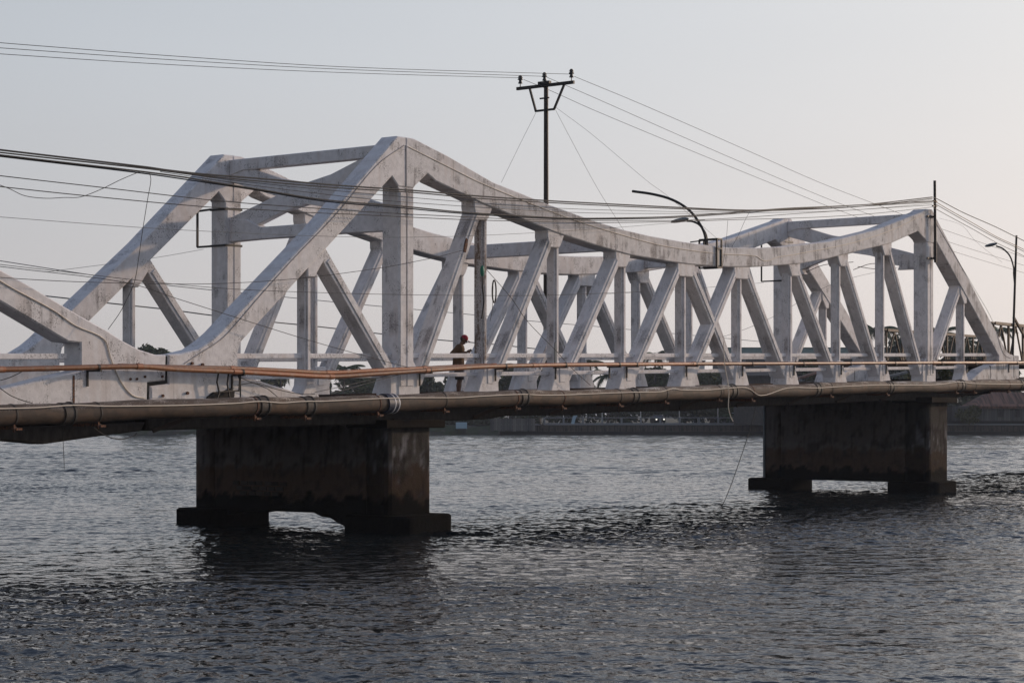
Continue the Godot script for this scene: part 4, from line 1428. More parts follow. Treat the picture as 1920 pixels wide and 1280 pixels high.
	st = mb(); prism(st, [[-1.5, 1.85], [1.5, 1.6], [1.5, 1.5], [-1.5, 1.75]], -1.4, 1.6, 0.01, "wface")
	part("roof", st, M.pale_blue, b)
	b = bare("blue_board", "pale blue board leaning on the quay railing near its left end", "board", Vector3(9.6, 1.7, -310.95))
	st = mb(); bar(st, Vector3(-0.2, 0, 0), Vector3(0.1, 1.15, -0.1), 0.5, 0.06, Vector3.BACK)
	bar(st, Vector3(-0.1, 1.12, -0.1), Vector3(0.5, 1.2, -0.12), 0.2, 0.05, Vector3.BACK)
	part("panel", st, M.pale_blue, b)

# ---------- vegetation ----------
func leaves(seed_: int, lobes: Array, n: int, size: float, tone: Color) -> SurfaceTool:
	var r := RandomNumberGenerator.new()
	r.seed = seed_
	var st := mb()
	for i in n:
		var lb: Array = lobes[r.randi() % lobes.size()]
		var d := Vector3(r.randfn(), r.randfn(), r.randfn()).normalized()
		var k := pow(r.randf(), 0.45)
		var p: Vector3 = lb[0] + Vector3(d.x * lb[1].x, d.y * lb[1].y, d.z * lb[1].z) * k
		var nn := (d + Vector3(r.randfn(), r.randfn() + 0.5, r.randfn()) * 0.8).normalized()
		var u := nn.cross(Vector3(r.randfn(), r.randfn(), r.randfn())).normalized()
		var v := nn.cross(u)
		var s := size * r.randf_range(0.55, 1.35)
		var c := tone * r.randf_range(0.6, 1.35)
		c = c.lerp(Color(c.g * 1.05, c.g, c.b * 0.7), r.randf() * 0.35)
		# a leafy spray: two blades folded along the midrib
		for w: float in [1.0, -1.0]:
			var a := p - u * s
			var b := p + u * s * r.randf_range(0.8, 1.1) - Vector3(0, s * 0.25, 0)
			var m: Vector3 = p + v * s * 0.55 * w + nn * s * 0.18
			st.set_color(c)
			tri(st, a, b, m, (nn + v * w * -0.3).normalized())
	return st

func tree(called: String, label: String, x: float, z: float, h: float, w: float, variant: int, protos: Dictionary) -> void:
	var key := called + str(variant)
	if protos.has(key):
		var src: Node3D = protos[key]
		var c := copy(src, Vector3(x, 1.5, -z), rng.randf() * TAU, label, h / float(src.get_meta("height")))
		c.scale.x *= w / float(src.get_meta("width")) / (h / float(src.get_meta("height")))
		return
	var t := bare(called, label, "tree", Vector3(x, 1.5, -z), 0.0, "broadleaf trees on the far bank")
	t.set_meta("base_name", called)
	t.set_meta("height", h)
	t.set_meta("width", w)
	protos[key] = t
	var r := RandomNumberGenerator.new()
	r.seed = 100 + variant * 17
	var st := mb()
	tube(st, spline([Vector3.ZERO, Vector3(0.1, h * 0.25, 0.05), Vector3(-0.1, h * 0.5, 0.1), Vector3(0.1, h * 0.75, 0)], 4), 0.035 * h, 8, true, 0.012 * h)
	var lobes := []
	for k in 9:
		var a := TAU * k / 9.0 + r.randf() * 0.6
		var hh := h * r.randf_range(0.26, 0.82)
		var rad := w * 0.5 * r.randf_range(0.35, 0.75) * (1.15 - absf(hh / h - 0.55))
		var c := Vector3(cos(a) * rad, hh, sin(a) * rad)
		lobes.append([c, Vector3(w * 0.25, h * 0.20, w * 0.25) * r.randf_range(0.75, 1.25)])
		line(st, Vector3(0, hh * 0.55, 0), c, 0.012 * h, 6, 0.004 * h)
	lobes.append([Vector3(0, h * 0.86, 0), Vector3(w * 0.2, h * 0.16, w * 0.2)])
	part("trunk", st, M.bark, t)
	part("crown", leaves(200 + variant, lobes, 4200, 0.042 * h, [Color(0.045, 0.062, 0.028), Color(0.058, 0.074, 0.030), Color(0.038, 0.055, 0.028)][variant % 3]), M.leaf, t)

func frond_mesh(len_: float, droop: float, sd: int) -> ArrayMesh:
	var r := RandomNumberGenerator.new()
	r.seed = sd
	var st := mb()
	var n := 16
	var prev := Vector3.ZERO
	for i in range(1, n + 1):
		var f := float(i) / n
		var p := Vector3(len_ * f * (1.0 - 0.25 * f * droop), len_ * (0.45 * f - 0.85 * droop * f * f), 0)
		st.set_color(Color(0.06, 0.06, 0.025))
		var d := (p - prev).normalized()
		var up := Vector3(-d.y, d.x, 0)
		quad(st, prev - up * 0.03, prev + up * 0.03, p + up * 0.02, p - up * 0.02, Vector3.BACK)
		var ll := len_ * 0.24 * sin(PI * clampf(f * 0.95 + 0.05, 0, 1)) + 0.15
		for sgn in [1.0, -1.0]:
			st.set_color(Color(0.045, 0.066, 0.026) * r.randf_range(0.7, 1.4))
			var tip := p + d * ll * 0.45 + Vector3(0, -ll * 0.5, sgn * ll * r.randf_range(0.6, 0.95))
			tri(st, prev, p, tip, Vector3(0, 0.8, 0.6 * sgn).normalized())
			tri(st, prev.lerp(p, 0.5), p + d * 0.12, tip + d * 0.3 + Vector3(0, -0.12, 0), Vector3(0, 0.8, 0.6 * sgn).normalized())
		prev = p
	return st.commit()

func palm(label: String, x: float, z: float, h: float, fr: float, n: int, sd: int, lean: float, y0 := 1.5) -> void:
	var t := bare("palm_tree", label, "palm tree", Vector3(x, y0, -z), 0.0, "palms along the far bank")
	var r := RandomNumberGenerator.new()
	r.seed = sd
	var st := mb()
	var top := Vector3(lean, h - fr * 0.35, 0)
	if top.y < 0.3: top = Vector3(0, 0.3, 0)
	tube(st, spline([Vector3.ZERO, top * Vector3(0.3, 0.45, 0), top], 5), 0.20, 8, true, 0.13)
	part("trunk", st, M.bark, t)
	var ms := [frond_mesh(fr, 0.45, sd), frond_mesh(fr, 0.75, sd + 1), frond_mesh(fr, 1.15, sd + 2)]
	for k in n:
		var o := MeshInstance3D.new()
		o.mesh = ms[k % 3]
		o.material_override = M.leaf
		o.name = "frond"
		t.add_child(o, true)
		o.position = top
		o.rotation = Vector3(0, TAU * k / n + r.randf() * 0.5, r.randf_range(-0.15, 0.25))

func vegetation() -> void:
	var pr := {}
	var px := func(x: float, z: float) -> float: return (x - 960.0) / 3765.0 * z
	var hy := func(y: float, z: float) -> float: return EYE + (777.0 - y) / 3765.0 * z - 1.5
	# [pixel column it stands in line with, top, distance, width, variant, label]
	for q in [
		[276, 647, 330, 9.0, 0, "tree whose top shows over the left girder between the two end chords"],
		[318, 663, 345, 7.0, 1, "tree barely topping the girder left of the joint seam"],
		[508, 694, 338, 8.0, 2, "dark tree under the foot of the far left diagonal"],
		[590, 703, 340, 9.0, 0, "low dark tree behind the slender left post"],
		[672, 696, 336, 9.0, 1, "tree just left of the tall left post behind the conduit"],
		[720, 700, 348, 9.0, 2, "tree directly behind the foot of the tall left post"],
		[800, 697, 334, 9.0, 0, "dark tree just right of the tall left post"],
		[856, 700, 342, 10.0, 1, "tree behind the legs of the person on the deck"],
		[905, 694, 350, 9.0, 2, "tree behind the foot of the second near post"],
		[958, 688, 335, 9.0, 0, "tree between the second and third near posts"],
		[1010, 690, 345, 9.0, 1, "tree behind the base of the utility pole"],
		[1068, 696, 338, 8.0, 2, "tree right of the utility pole base"],
		[1178, 692, 346, 8.0, 0, "tree behind the fourth near post"],
		[1235, 690, 336, 9.0, 1, "dark broad tree left of the white house wall"],
		[1285, 694, 344, 9.0, 2, "dark tree behind the middle near post"],
		[1335, 698, 322, 9.0, 1, "lighter green tree in front of the white house"],
		[1372, 702, 318, 8.0, 0, "bushy tree left of the dark brown house"],
		[1530, 668, 326, 6.0, 1, "green tree in front of the green roofed hall"],
		[1690, 628, 330, 9.0, 2, "tall dark tree behind the lattice of the panel bridge"],
		[1790, 636, 336, 10.0, 0, "tree behind the panel bridge right of the tall right post"],
		[1860, 640, 342, 10.0, 1, "tree behind the panel bridge at the far right"]]:
		tree("leafy_tree", q[5], px.call(q[0], q[2]), q[2], hy.call(q[1], q[2]), q[3], q[4], pr)
	for q in [
		[640, 676, 332, 3.6, 15, "palm with a full crown between the left posts", 0.6],
		[529, 688, 333, 3.0, 13, "small palm over the far girder under the left end chord", -0.3],
		[925, 676, 331, 3.4, 14, "palm behind the second near post", 0.5],
		[1103, 664, 329, 4.2, 16, "tall palm between the third and fourth near posts", -0.8],
		[1140, 690, 318, 3.8, 15, "low palm with bright fronds left of the fourth near post", 0.4],
		[1226, 653, 334, 3.8, 15, "palm whose crown stands above the handrail in mid bridge", 0.3],
		[1640, 599, 322, 5.2, 18, "tall shaggy palm near the right tall post", 0.4],
		[1755, 608, 326, 4.6, 15, "palm peeping out right of the tall right post", 0.5],
		[1800, 626, 328, 4.2, 14, "palm behind the left end of the panel bridge top chord", -0.4],
		[1868, 606, 324, 3.6, 13, "slender palm above the panel bridge at the right end chord", 0.2],
		[1376, 772, 313, 1.9, 12, "small palm on the quay left of the right pier", 0.0]]:
		palm(q[5], px.call(q[0], q[2]), q[2], hy.call(q[1], q[2]), q[3], q[4], int(q[0]), q[6])
	# undergrowth along the natural shore, nobody could count it
	var lobes := []
	for k in 110:
		lobes.append([Vector3(-150.0 + k * 1.38 + rng.randf(), 1.5 + rng.randf() * 0.5, -313.5 - rng.randf() * 3.0), Vector3(1.5, 0.8 + rng.randf() * 0.5, 1.2)])
	for k in 130:
		lobes.append([Vector3(-40.0 + k * 0.95 + rng.randf(), 2.6 + rng.randf() * 2.4, -321.0 - rng.randf() * 6.0), Vector3(1.9, 1.6 + rng.randf() * 0.9, 1.4)])
	var st := leaves(77, lobes, 26000, 0.42, Color(0.042, 0.050, 0.028))
	single("undergrowth", st, M.leaf, "dark undergrowth along the far shore", "undergrowth", Vector3.ZERO, 0, "", "stuff")
	# shrub by the shed
	var sh := bare("shore_shrub", "yellowish green shrub at the left end of the waterside shed", "shrub", Vector3(70.5, 1.6, -309.8))
	st = mb()
	for k in 5: line(st, Vector3.ZERO, Vector3(rng.randf_range(-1.5, 1.5), 1.8, rng.randf_range(-0.3, 0.5)), 0.05, 5, 0.02)
	part("stem", st, M.bark, sh)
	part("foliage", leaves(81, [[Vector3(-1.0, 1.6, 0), Vector3(1.3, 0.9, 0.7)], [Vector3(0.9, 2.1, 0), Vector3(1.2, 0.9, 0.7)], [Vector3(0, 0.9, 0.2), Vector3(1.8, 0.8, 0.7)]], 900, 0.22, Color(0.075, 0.078, 0.03)), M.leaf, sh)
	# weeds growing on the deck by the right peak
	for q in [[37.3, 1.1, 1.0, "bushy green weed on the deck right of the tall right post"], [34.6, 1.3, 0.9, "thin dry weed rooted at the foot of the tall right post"]]:
		var wd := bthing("deck_weed", q[3], "plant", q[0], 3.56, q[1])
		st = mb()
		for k in 7: line(st, Vector3.ZERO, Vector3(rng.randf_range(-0.3, 0.3), q[2] * rng.randf_range(0.5, 0.9), rng.randf_range(-0.3, 0.3)), 0.012, 5, 0.005)
		part("stem", st, M.bark, wd)
		part("foliage", leaves(90 + int(q[0]), [[Vector3(0, q[2] * 0.6, 0), Vector3(0.32, q[2] * 0.4, 0.3)], [Vector3(0.15, q[2] * 0.35, 0), Vector3(0.3, 0.3, 0.3)]], 420 if q[0] > 36 else 160, 0.06, Color(0.06, 0.07, 0.03)), M.leaf, wd)

# ---------- odds and ends on the deck ----------
func small_things() -> void:
	var b := bthing("pink_bag", "crumpled pink bag lying on the near kerb", "bag", 21.9, 3.6, 0.3)
	var st := mb()
	ball(st, Vector3(0, 0.09, 0), Vector3(0.24, 0.12, 0.14), 7, 11)
	ball(st, Vector3(-0.14, 0.17, 0.02), Vector3(0.10, 0.09, 0.09), 6, 9)
	part("sack", st, M.pink, b)
	st = mb()
	tube(st, spline([Vector3(-0.12, 0.22, 0.02), Vector3(-0.08, 0.30, 0.03), Vector3(-0.02, 0.24, 0.0)], 4), 0.015, 6)
	part("handle", st, M.pink, b)
	for q in [[1.75, "pale rubble scattered on the kerb right of the tall left post"], [9.9, "pale rubble on the kerb before the fourth near post"], [20.6, "pale rubble on the kerb before the right diagonals"]]:
		st = mb()
		for k in 14:
			var c := Vector3(rng.randf_range(-0.7, 0.7), 0.03, rng.randf_range(-0.15, 0.15))
			ball(st, c, Vector3(0.06, 0.045, 0.05) * rng.randf_range(0.5, 1.3), 4, 6)
		var p := bw(q[0], 3.6, 0.25)
		single("rubble", st, M.rubble, q[1], "rubble", p, TH, "", "stuff")
	# hanging coil and green rag on the rusty second post
	b = bthing("cable_coil", "black cable coil and green plug hanging on the rusty second near post", "cable coil", 3.75, 6.6, 0.0)
	st = mb()
	var pts := []
	for k in 13: pts.append(Vector3(0.16 + 0.09 * cos(TAU * k / 12.0), -0.05 + 0.32 * sin(TAU * k / 12.0), 0.04))
	tube(st, spline(pts, 3), 0.022, 6)
	part("loop", st, M.cable_black, b)
	st = mb()
	tube(st, spline([Vector3(-0.42, 0.42, 0.05), Vector3(-0.40, 0.0, 0.05), Vector3(-0.34, -0.35, 0.05), Vector3(-0.46, -0.85, 0.06)], 5), 0.022, 6)
	tube(st, spline([Vector3(0.1, 0.1, 0.05), Vector3(0.05, -0.6, 0.05), Vector3(-0.05, -0.9, 0.05)], 5), 0.008, 5)
	part("tail", st, M.cable_black, b)
	st = mb()
	ball(st, Vector3(-0.42, 0.50, 0.05), Vector3(0.07, 0.16, 0.06))
	part("plug", st, flat(Color(0.02, 0.16, 0.10), 0.5), b)
	b = bthing("hanging_rag", "grey rag tied to the foot of a near diagonal right of the utility pole", "rag", 7.0, 4.75, -0.02)
	st = mb()
	prism(st, [[6.93, 4.5], [7.02, 4.46], [7.06, 4.9], [7.03, 5.15], [6.95, 5.1]], -0.03, 0.0, 0.008)
	part("rag_cloth", st, M.cloth, b)

# ---------- the person ----------
func smin(a: float, b: float, k: float) -> float:
	var h := clampf(0.5 + 0.5 * (b - a) / k, 0, 1)
	return lerpf(b, a, h) - k * h * (1.0 - h)

# bones: [from, to, radius at from, radius at to]; surface nets over the cells near them
func flesh(bones: Array, cell: float, k: float, clip_lo := -99.0, clip_hi := 99.0) -> SurfaceTool:
	var lo := Vector3(99, 99, 99)
	var hi := -lo
	for b in bones:
		for e in 2:
			var r: float = b[2 + e] + cell * 2.5
			lo = lo.min(b[e] - Vector3.ONE * r)
			hi = hi.max(b[e] + Vector3.ONE * r)
	lo.y = maxf(lo.y, clip_lo - cell * 2)
	hi.y = minf(hi.y, clip_hi + cell * 2)
	var n := Vector3i(((hi - lo) / cell).ceil()) + Vector3i.ONE
	var f := PackedFloat32Array()
	f.resize(n.x * n.y * n.z)
	f.fill(1.0)
	for b in bones:
		var a: Vector3 = b[0]
		var ab: Vector3 = b[1] - a
		var l2 := maxf(ab.length_squared(), 1e-8)
		var r: float = maxf(b[2], b[3]) + cell * 2.5 + k
		var q0 := Vector3i(((a.min(b[1]) - Vector3.ONE * r - lo) / cell).floor()).clamp(Vector3i.ZERO, n - Vector3i.ONE)
		var q1 := Vector3i(((a.max(b[1]) + Vector3.ONE * r - lo) / cell).ceil()).clamp(Vector3i.ZERO, n - Vector3i.ONE)
		for z in range(q0.z, q1.z + 1):
			for y in range(q0.y, q1.y + 1):
				for x in range(q0.x, q1.x + 1):
					var p := lo + Vector3(x, y, z) * cell
					var h := clampf((p - a).dot(ab) / l2, 0, 1)
					var d := (p - a - ab * h).length() - lerpf(b[2], b[3], h)
					var i := (z * n.y + y) * n.x + x
					f[i] = smin(f[i], d, k) if f[i] < 0.9 else d
	if clip_lo > -90 or clip_hi < 90:
		for z in n.z:
			for y in n.y:
				var py := lo.y + y * cell
				for x in n.x:
					var i := (z * n.y + y) * n.x + x
					f[i] = maxf(f[i], maxf(clip_lo - py, py - clip_hi))
	var at := {}
	var verts := PackedVector3Array()
	var st := mb()
	for z in n.z - 1:
		for y in n.y - 1:
			for x in n.x - 1:
				var i := (z * n.y + y) * n.x + x
				var sum := Vector3.ZERO
				var cnt := 0
				var c := []
				for o in 8: c.append(f[i + (o & 1) + ((o >> 1) & 1) * n.x + ((o >> 2) & 1) * n.x * n.y])
				for e in [[0, 1], [2, 3], [4, 5], [6, 7], [0, 2], [1, 3], [4, 6], [5, 7], [0, 4], [1, 5], [2, 6], [3, 7]]:
					var va: float = c[e[0]]
					var vb: float = c[e[1]]
					if (va < 0) != (vb < 0):
						var tt := va / (va - vb)
						var pa := Vector3(e[0] & 1, (e[0] >> 1) & 1, (e[0] >> 2) & 1)
						var pb := Vector3(e[1] & 1, (e[1] >> 1) & 1, (e[1] >> 2) & 1)
						sum += pa.lerp(pb, tt)
						cnt += 1
				if cnt:
					at[i] = verts.size()
					verts.append(lo + (Vector3(x, y, z) + sum / cnt) * cell)
	st.set_smooth_group(0)
	var step := [1, n.x, n.x * n.y]
	for z in range(1, n.z - 1):
		for y in range(1, n.y - 1):
			for x in range(1, n.x - 1):
				var i := (z * n.y + y) * n.x + x
				for ax in 3:
					var j: int = i + step[ax]
					if (f[i] < 0) == (f[j] < 0): continue
					var u: int = step[(ax + 1) % 3]
					var v: int = step[(ax + 2) % 3]
					var q := [i, i - u, i - u - v, i - v]
					if not (at.has(q[0]) and at.has(q[1]) and at.has(q[2]) and at.has(q[3])): continue
					var dirn := Vector3(ax == 0, ax == 1, ax == 2) * (1.0 if f[i] < 0 else -1.0)
					var p := [verts[at[q[0]]], verts[at[q[1]]], verts[at[q[2]]], verts[at[q[3]]]]
					var cw := ((p[1] - p[0]) as Vector3).cross(p[2] - p[0]).dot(dirn) < 0
					for o in ([0, 1, 2, 0, 2, 3] if cw else [0, 2, 1, 0, 3, 2]):
						st.add_vertex(p[o])
	st.generate_normals()
	return st

func person() -> void:
	var s := 4.6
	var t := 1.75
	var root := thing("person", "person in a red cap, brown shirt and dark shorts reading a phone on the deck", "person", bw(s, 3.56, t), -0.10)
	root.scale = Vector3.ONE * 1.06
	var skin := flat(Color(0.14, 0.078, 0.052), 0.55)
	# faces +x; side z
	var bones := []
	for sg in [-1.0, 1.0]:
		bones.append_array([
			[Vector3(-0.02, 0.05, 0.09 * sg), Vector3(0.14, 0.03, 0.11 * sg), 0.042, 0.030],       # foot
			[Vector3(-0.02, 0.06, 0.09 * sg), Vector3(-0.01, 0.30, 0.095 * sg), 0.042, 0.056],      # ankle to calf
			[Vector3(-0.01, 0.30, 0.095 * sg), Vector3(0.015, 0.48, 0.095 * sg), 0.056, 0.055],
			[Vector3(0.015, 0.48, 0.095 * sg), Vector3(-0.01, 0.86, 0.09 * sg), 0.058, 0.085],      # thigh
			[Vector3(0.03, 1.36, 0.165 * sg), Vector3(-0.17, 1.15, 0.24 * sg), 0.055, 0.045],       # upper arm
			[Vector3(-0.17, 1.15, 0.24 * sg), Vector3(0.19, 1.215, 0.085 * sg), 0.043, 0.029]])
	bones.append_array([
		[Vector3(-0.03, 0.90, 0.0), Vector3(-0.02, 1.08, 0.0), 0.125, 0.115],
		[Vector3(-0.02, 1.08, 0.05), Vector3(0.01, 1.30, 0.08), 0.105, 0.10],
		[Vector3(-0.02, 1.08, -0.05), Vector3(0.01, 1.30, -0.08), 0.105, 0.10],
		[Vector3(0.02, 1.36, 0.1), Vector3(0.02, 1.36, -0.1), 0.07, 0.07],
		[Vector3(0.03, 1.38, 0), Vector3(0.085, 1.49, 0), 0.055, 0.052]])
	part("body", flesh(bones, 0.016, 0.035), skin, root)
	# head tilted down towards the phone
	var hb := [
		[Vector3(-0.015, 0.035, 0), Vector3(0.01, 0.045, 0), 0.092, 0.085],
		[Vector3(0.02, -0.02, 0), Vector3(0.045, -0.075, 0), 0.066, 0.040],
		[Vector3(0.098, 0.0, 0), Vector3(0.112, -0.022, 0), 0.010, 0.015],
		[Vector3(0.088, -0.055, 0.018), Vector3(0.088, -0.055, -0.018), 0.012, 0.012],
		[Vector3(0.086, 0.02, 0.03), Vector3(0.086, 0.02, -0.03), 0.013, 0.013],
		[Vector3(-0.005, 0.005, 0.088), Vector3(-0.01, -0.03, 0.086), 0.014, 0.010],
		[Vector3(-0.005, 0.005, -0.088), Vector3(-0.01, -0.03, -0.086), 0.014, 0.010]]
	var head := part("head", flesh(hb, 0.007, 0.014), skin, root)
	head.position = Vector3(0.125, 1.555, 0)
	head.rotation.z = -0.55
	var dark := flat(Color(0.02, 0.015, 0.012), 0.4)
	for sg in [-1.0, 1.0]:
		var e := mb()
		ball(e, Vector3(0.090, 0.004, 0.032 * sg), Vector3(0.008, 0.008, 0.012), 6, 8)
		part("eye", e, dark, head)
	var hair := mb()
	ball(hair, Vector3(-0.03, 0.03, 0), Vector3(0.088, 0.092, 0.092), 10, 14)
	part("hair", hair, dark, head)
	# red peaked cap
	var cap := mb()
	var rows := 6
	for i in rows:
		for k in 16:
			var q := []
			for c in [[i, k], [i + 1, k], [i + 1, k + 1], [i, k + 1]]:
				var a: float = PI / 2 * c[0] / rows
				var b: float = TAU * c[1] / 16.0
				q.append(Vector3(-0.005 + 0.107 * sin(a) * cos(b), 0.045 + 0.108 * cos(a), 0.101 * sin(a) * sin(b)))
			if i == 0: tri(cap, q[0], q[1], q[2], (q[1] + q[2]).normalized())
			else: quad(cap, q[0], q[1], q[2], q[3], q[1] - Vector3(0, 0.0, 0))
	var red := flat(Color(0.26, 0.018, 0.034), 0.8)
	var crown := part("cap", cap, red, head)
	var brim := mb()
	prism(brim, [[0.06, -0.078], [0.12, -0.07], [0.165, -0.045], [0.182, 0.0], [0.165, 0.045], [0.12, 0.07], [0.06, 0.078]], 0.038, 0.052, 0.004, "wplan")
	part("brim", brim, red, crown)
	# shirt: body shape a little larger, ending at hem, sleeves and neck
	var sh := []
	for sg in [-1.0, 1.0]:
		sh.append([Vector3(0.03, 1.36, 0.165 * sg), Vector3(-0.15, 1.17, 0.235 * sg), 0.085, 0.080])
		sh.append([Vector3(-0.02, 1.08, 0.055 * sg), Vector3(0.01, 1.30, 0.09 * sg), 0.138, 0.132])
		sh.append([Vector3(-0.02, 0.78, 0.055 * sg), Vector3(-0.02, 1.08, 0.05 * sg), 0.165, 0.145])
	sh.append([Vector3(0.02, 1.36, 0.11), Vector3(0.02, 1.36, -0.11), 0.085, 0.085])
	var cloth := mat(texture(128, func(i, x, y):
		var v := sin(x * 0.39) * sin(y * 0.39) + 0.5 * sin(x * 0.9 + y * 0.5)
		return Color(0.135, 0.075, 0.038).lerp(Color(0.05, 0.036, 0.026), smoothstep(-0.1, 0.5, v))), 0.35, 0.9)
	part("shirt", flesh(sh, 0.016, 0.035, 0.80, 1.44), cloth, root)
	var so := []
	for sg in [-1.0, 1.0]:
		so.append([Vector3(0.01, 0.40, 0.10 * sg), Vector3(-0.015, 0.86, 0.085 * sg), 0.108, 0.125])
	so.append([Vector3(-0.02, 0.86, 0.04), Vector3(-0.02, 0.90, -0.04), 0.13, 0.13])
	part("shorts", flesh(so, 0.016, 0.03, 0.46, 0.93), flat(Color(0.03, 0.027, 0.03), 0.9), root)
	# hands, cupped round the phone
	for sg in [-1.0, 1.0]:
		var h := []
		var wr := Vector3(0.19, 1.215, 0.085 * sg)
		var pa := Vector3(0.255, 1.225, 0.050 * sg)
		h.append([wr, pa, 0.024, 0.026])
		h.append([Vector3(0.22, 1.22, 0.058 * sg), pa + Vector3(0.01, 0.012, 0), 0.024, 0.022])
		for k in 4:
			var y := 0.030 - 0.019 * k
			var ln: float = [0.030, 0.034, 0.032, 0.024][k]
			var k0 := pa + Vector3(0.012, y, 0.004 * sg)
			var k1 := k0 + Vector3(ln, 0.004, -0.012 * sg)
			var k2 := k1 + Vector3(ln * 0.5, 0.006, -0.022 * sg)
			h.append([k0, k1, 0.009, 0.0085])
			h.append([k1, k2, 0.0085, 0.007])
		h.append([Vector3(0.225, 1.245, 0.055 * sg), Vector3(0.258, 1.275, 0.038 * sg), 0.011, 0.009])
		h.append([Vector3(0.258, 1.275, 0.038 * sg), Vector3(0.282, 1.285, 0.020 * sg), 0.009, 0.0075])
		part("hand", flesh(h, 0.005, 0.008), skin, root)
	for sg in [-1.0, 1.0]:
		var sl := []
		sl.append([Vector3(-0.06, 0.03, 0.09 * sg), Vector3(0.15, 0.02, 0.112 * sg), 0.046, 0.042])
		part("sandal", flesh(sl, 0.01, 0.01, -0.01, 0.035), dark, root)
	var ph := thing("mobile_phone", "dark mobile phone held by the person in the red cap", "phone", root.transform * Vector3(0.285, 1.25, 0), -0.10)
	var p := mb()
	prism(p, rect(-0.075, 0.075, -0.036, 0.036), -0.005, 0.005, 0.003, "wface")
	var case_ := part("case", p, M.steel_dark, ph)
	case_.rotation = Vector3(0.0, 0, 0.5)
	p = mb()
	prism(p, rect(-0.068, 0.068, -0.032, 0.032), 0.0052, 0.0062, 0.0, "wface")
	part("screen", p, M.glass_dark, case_)

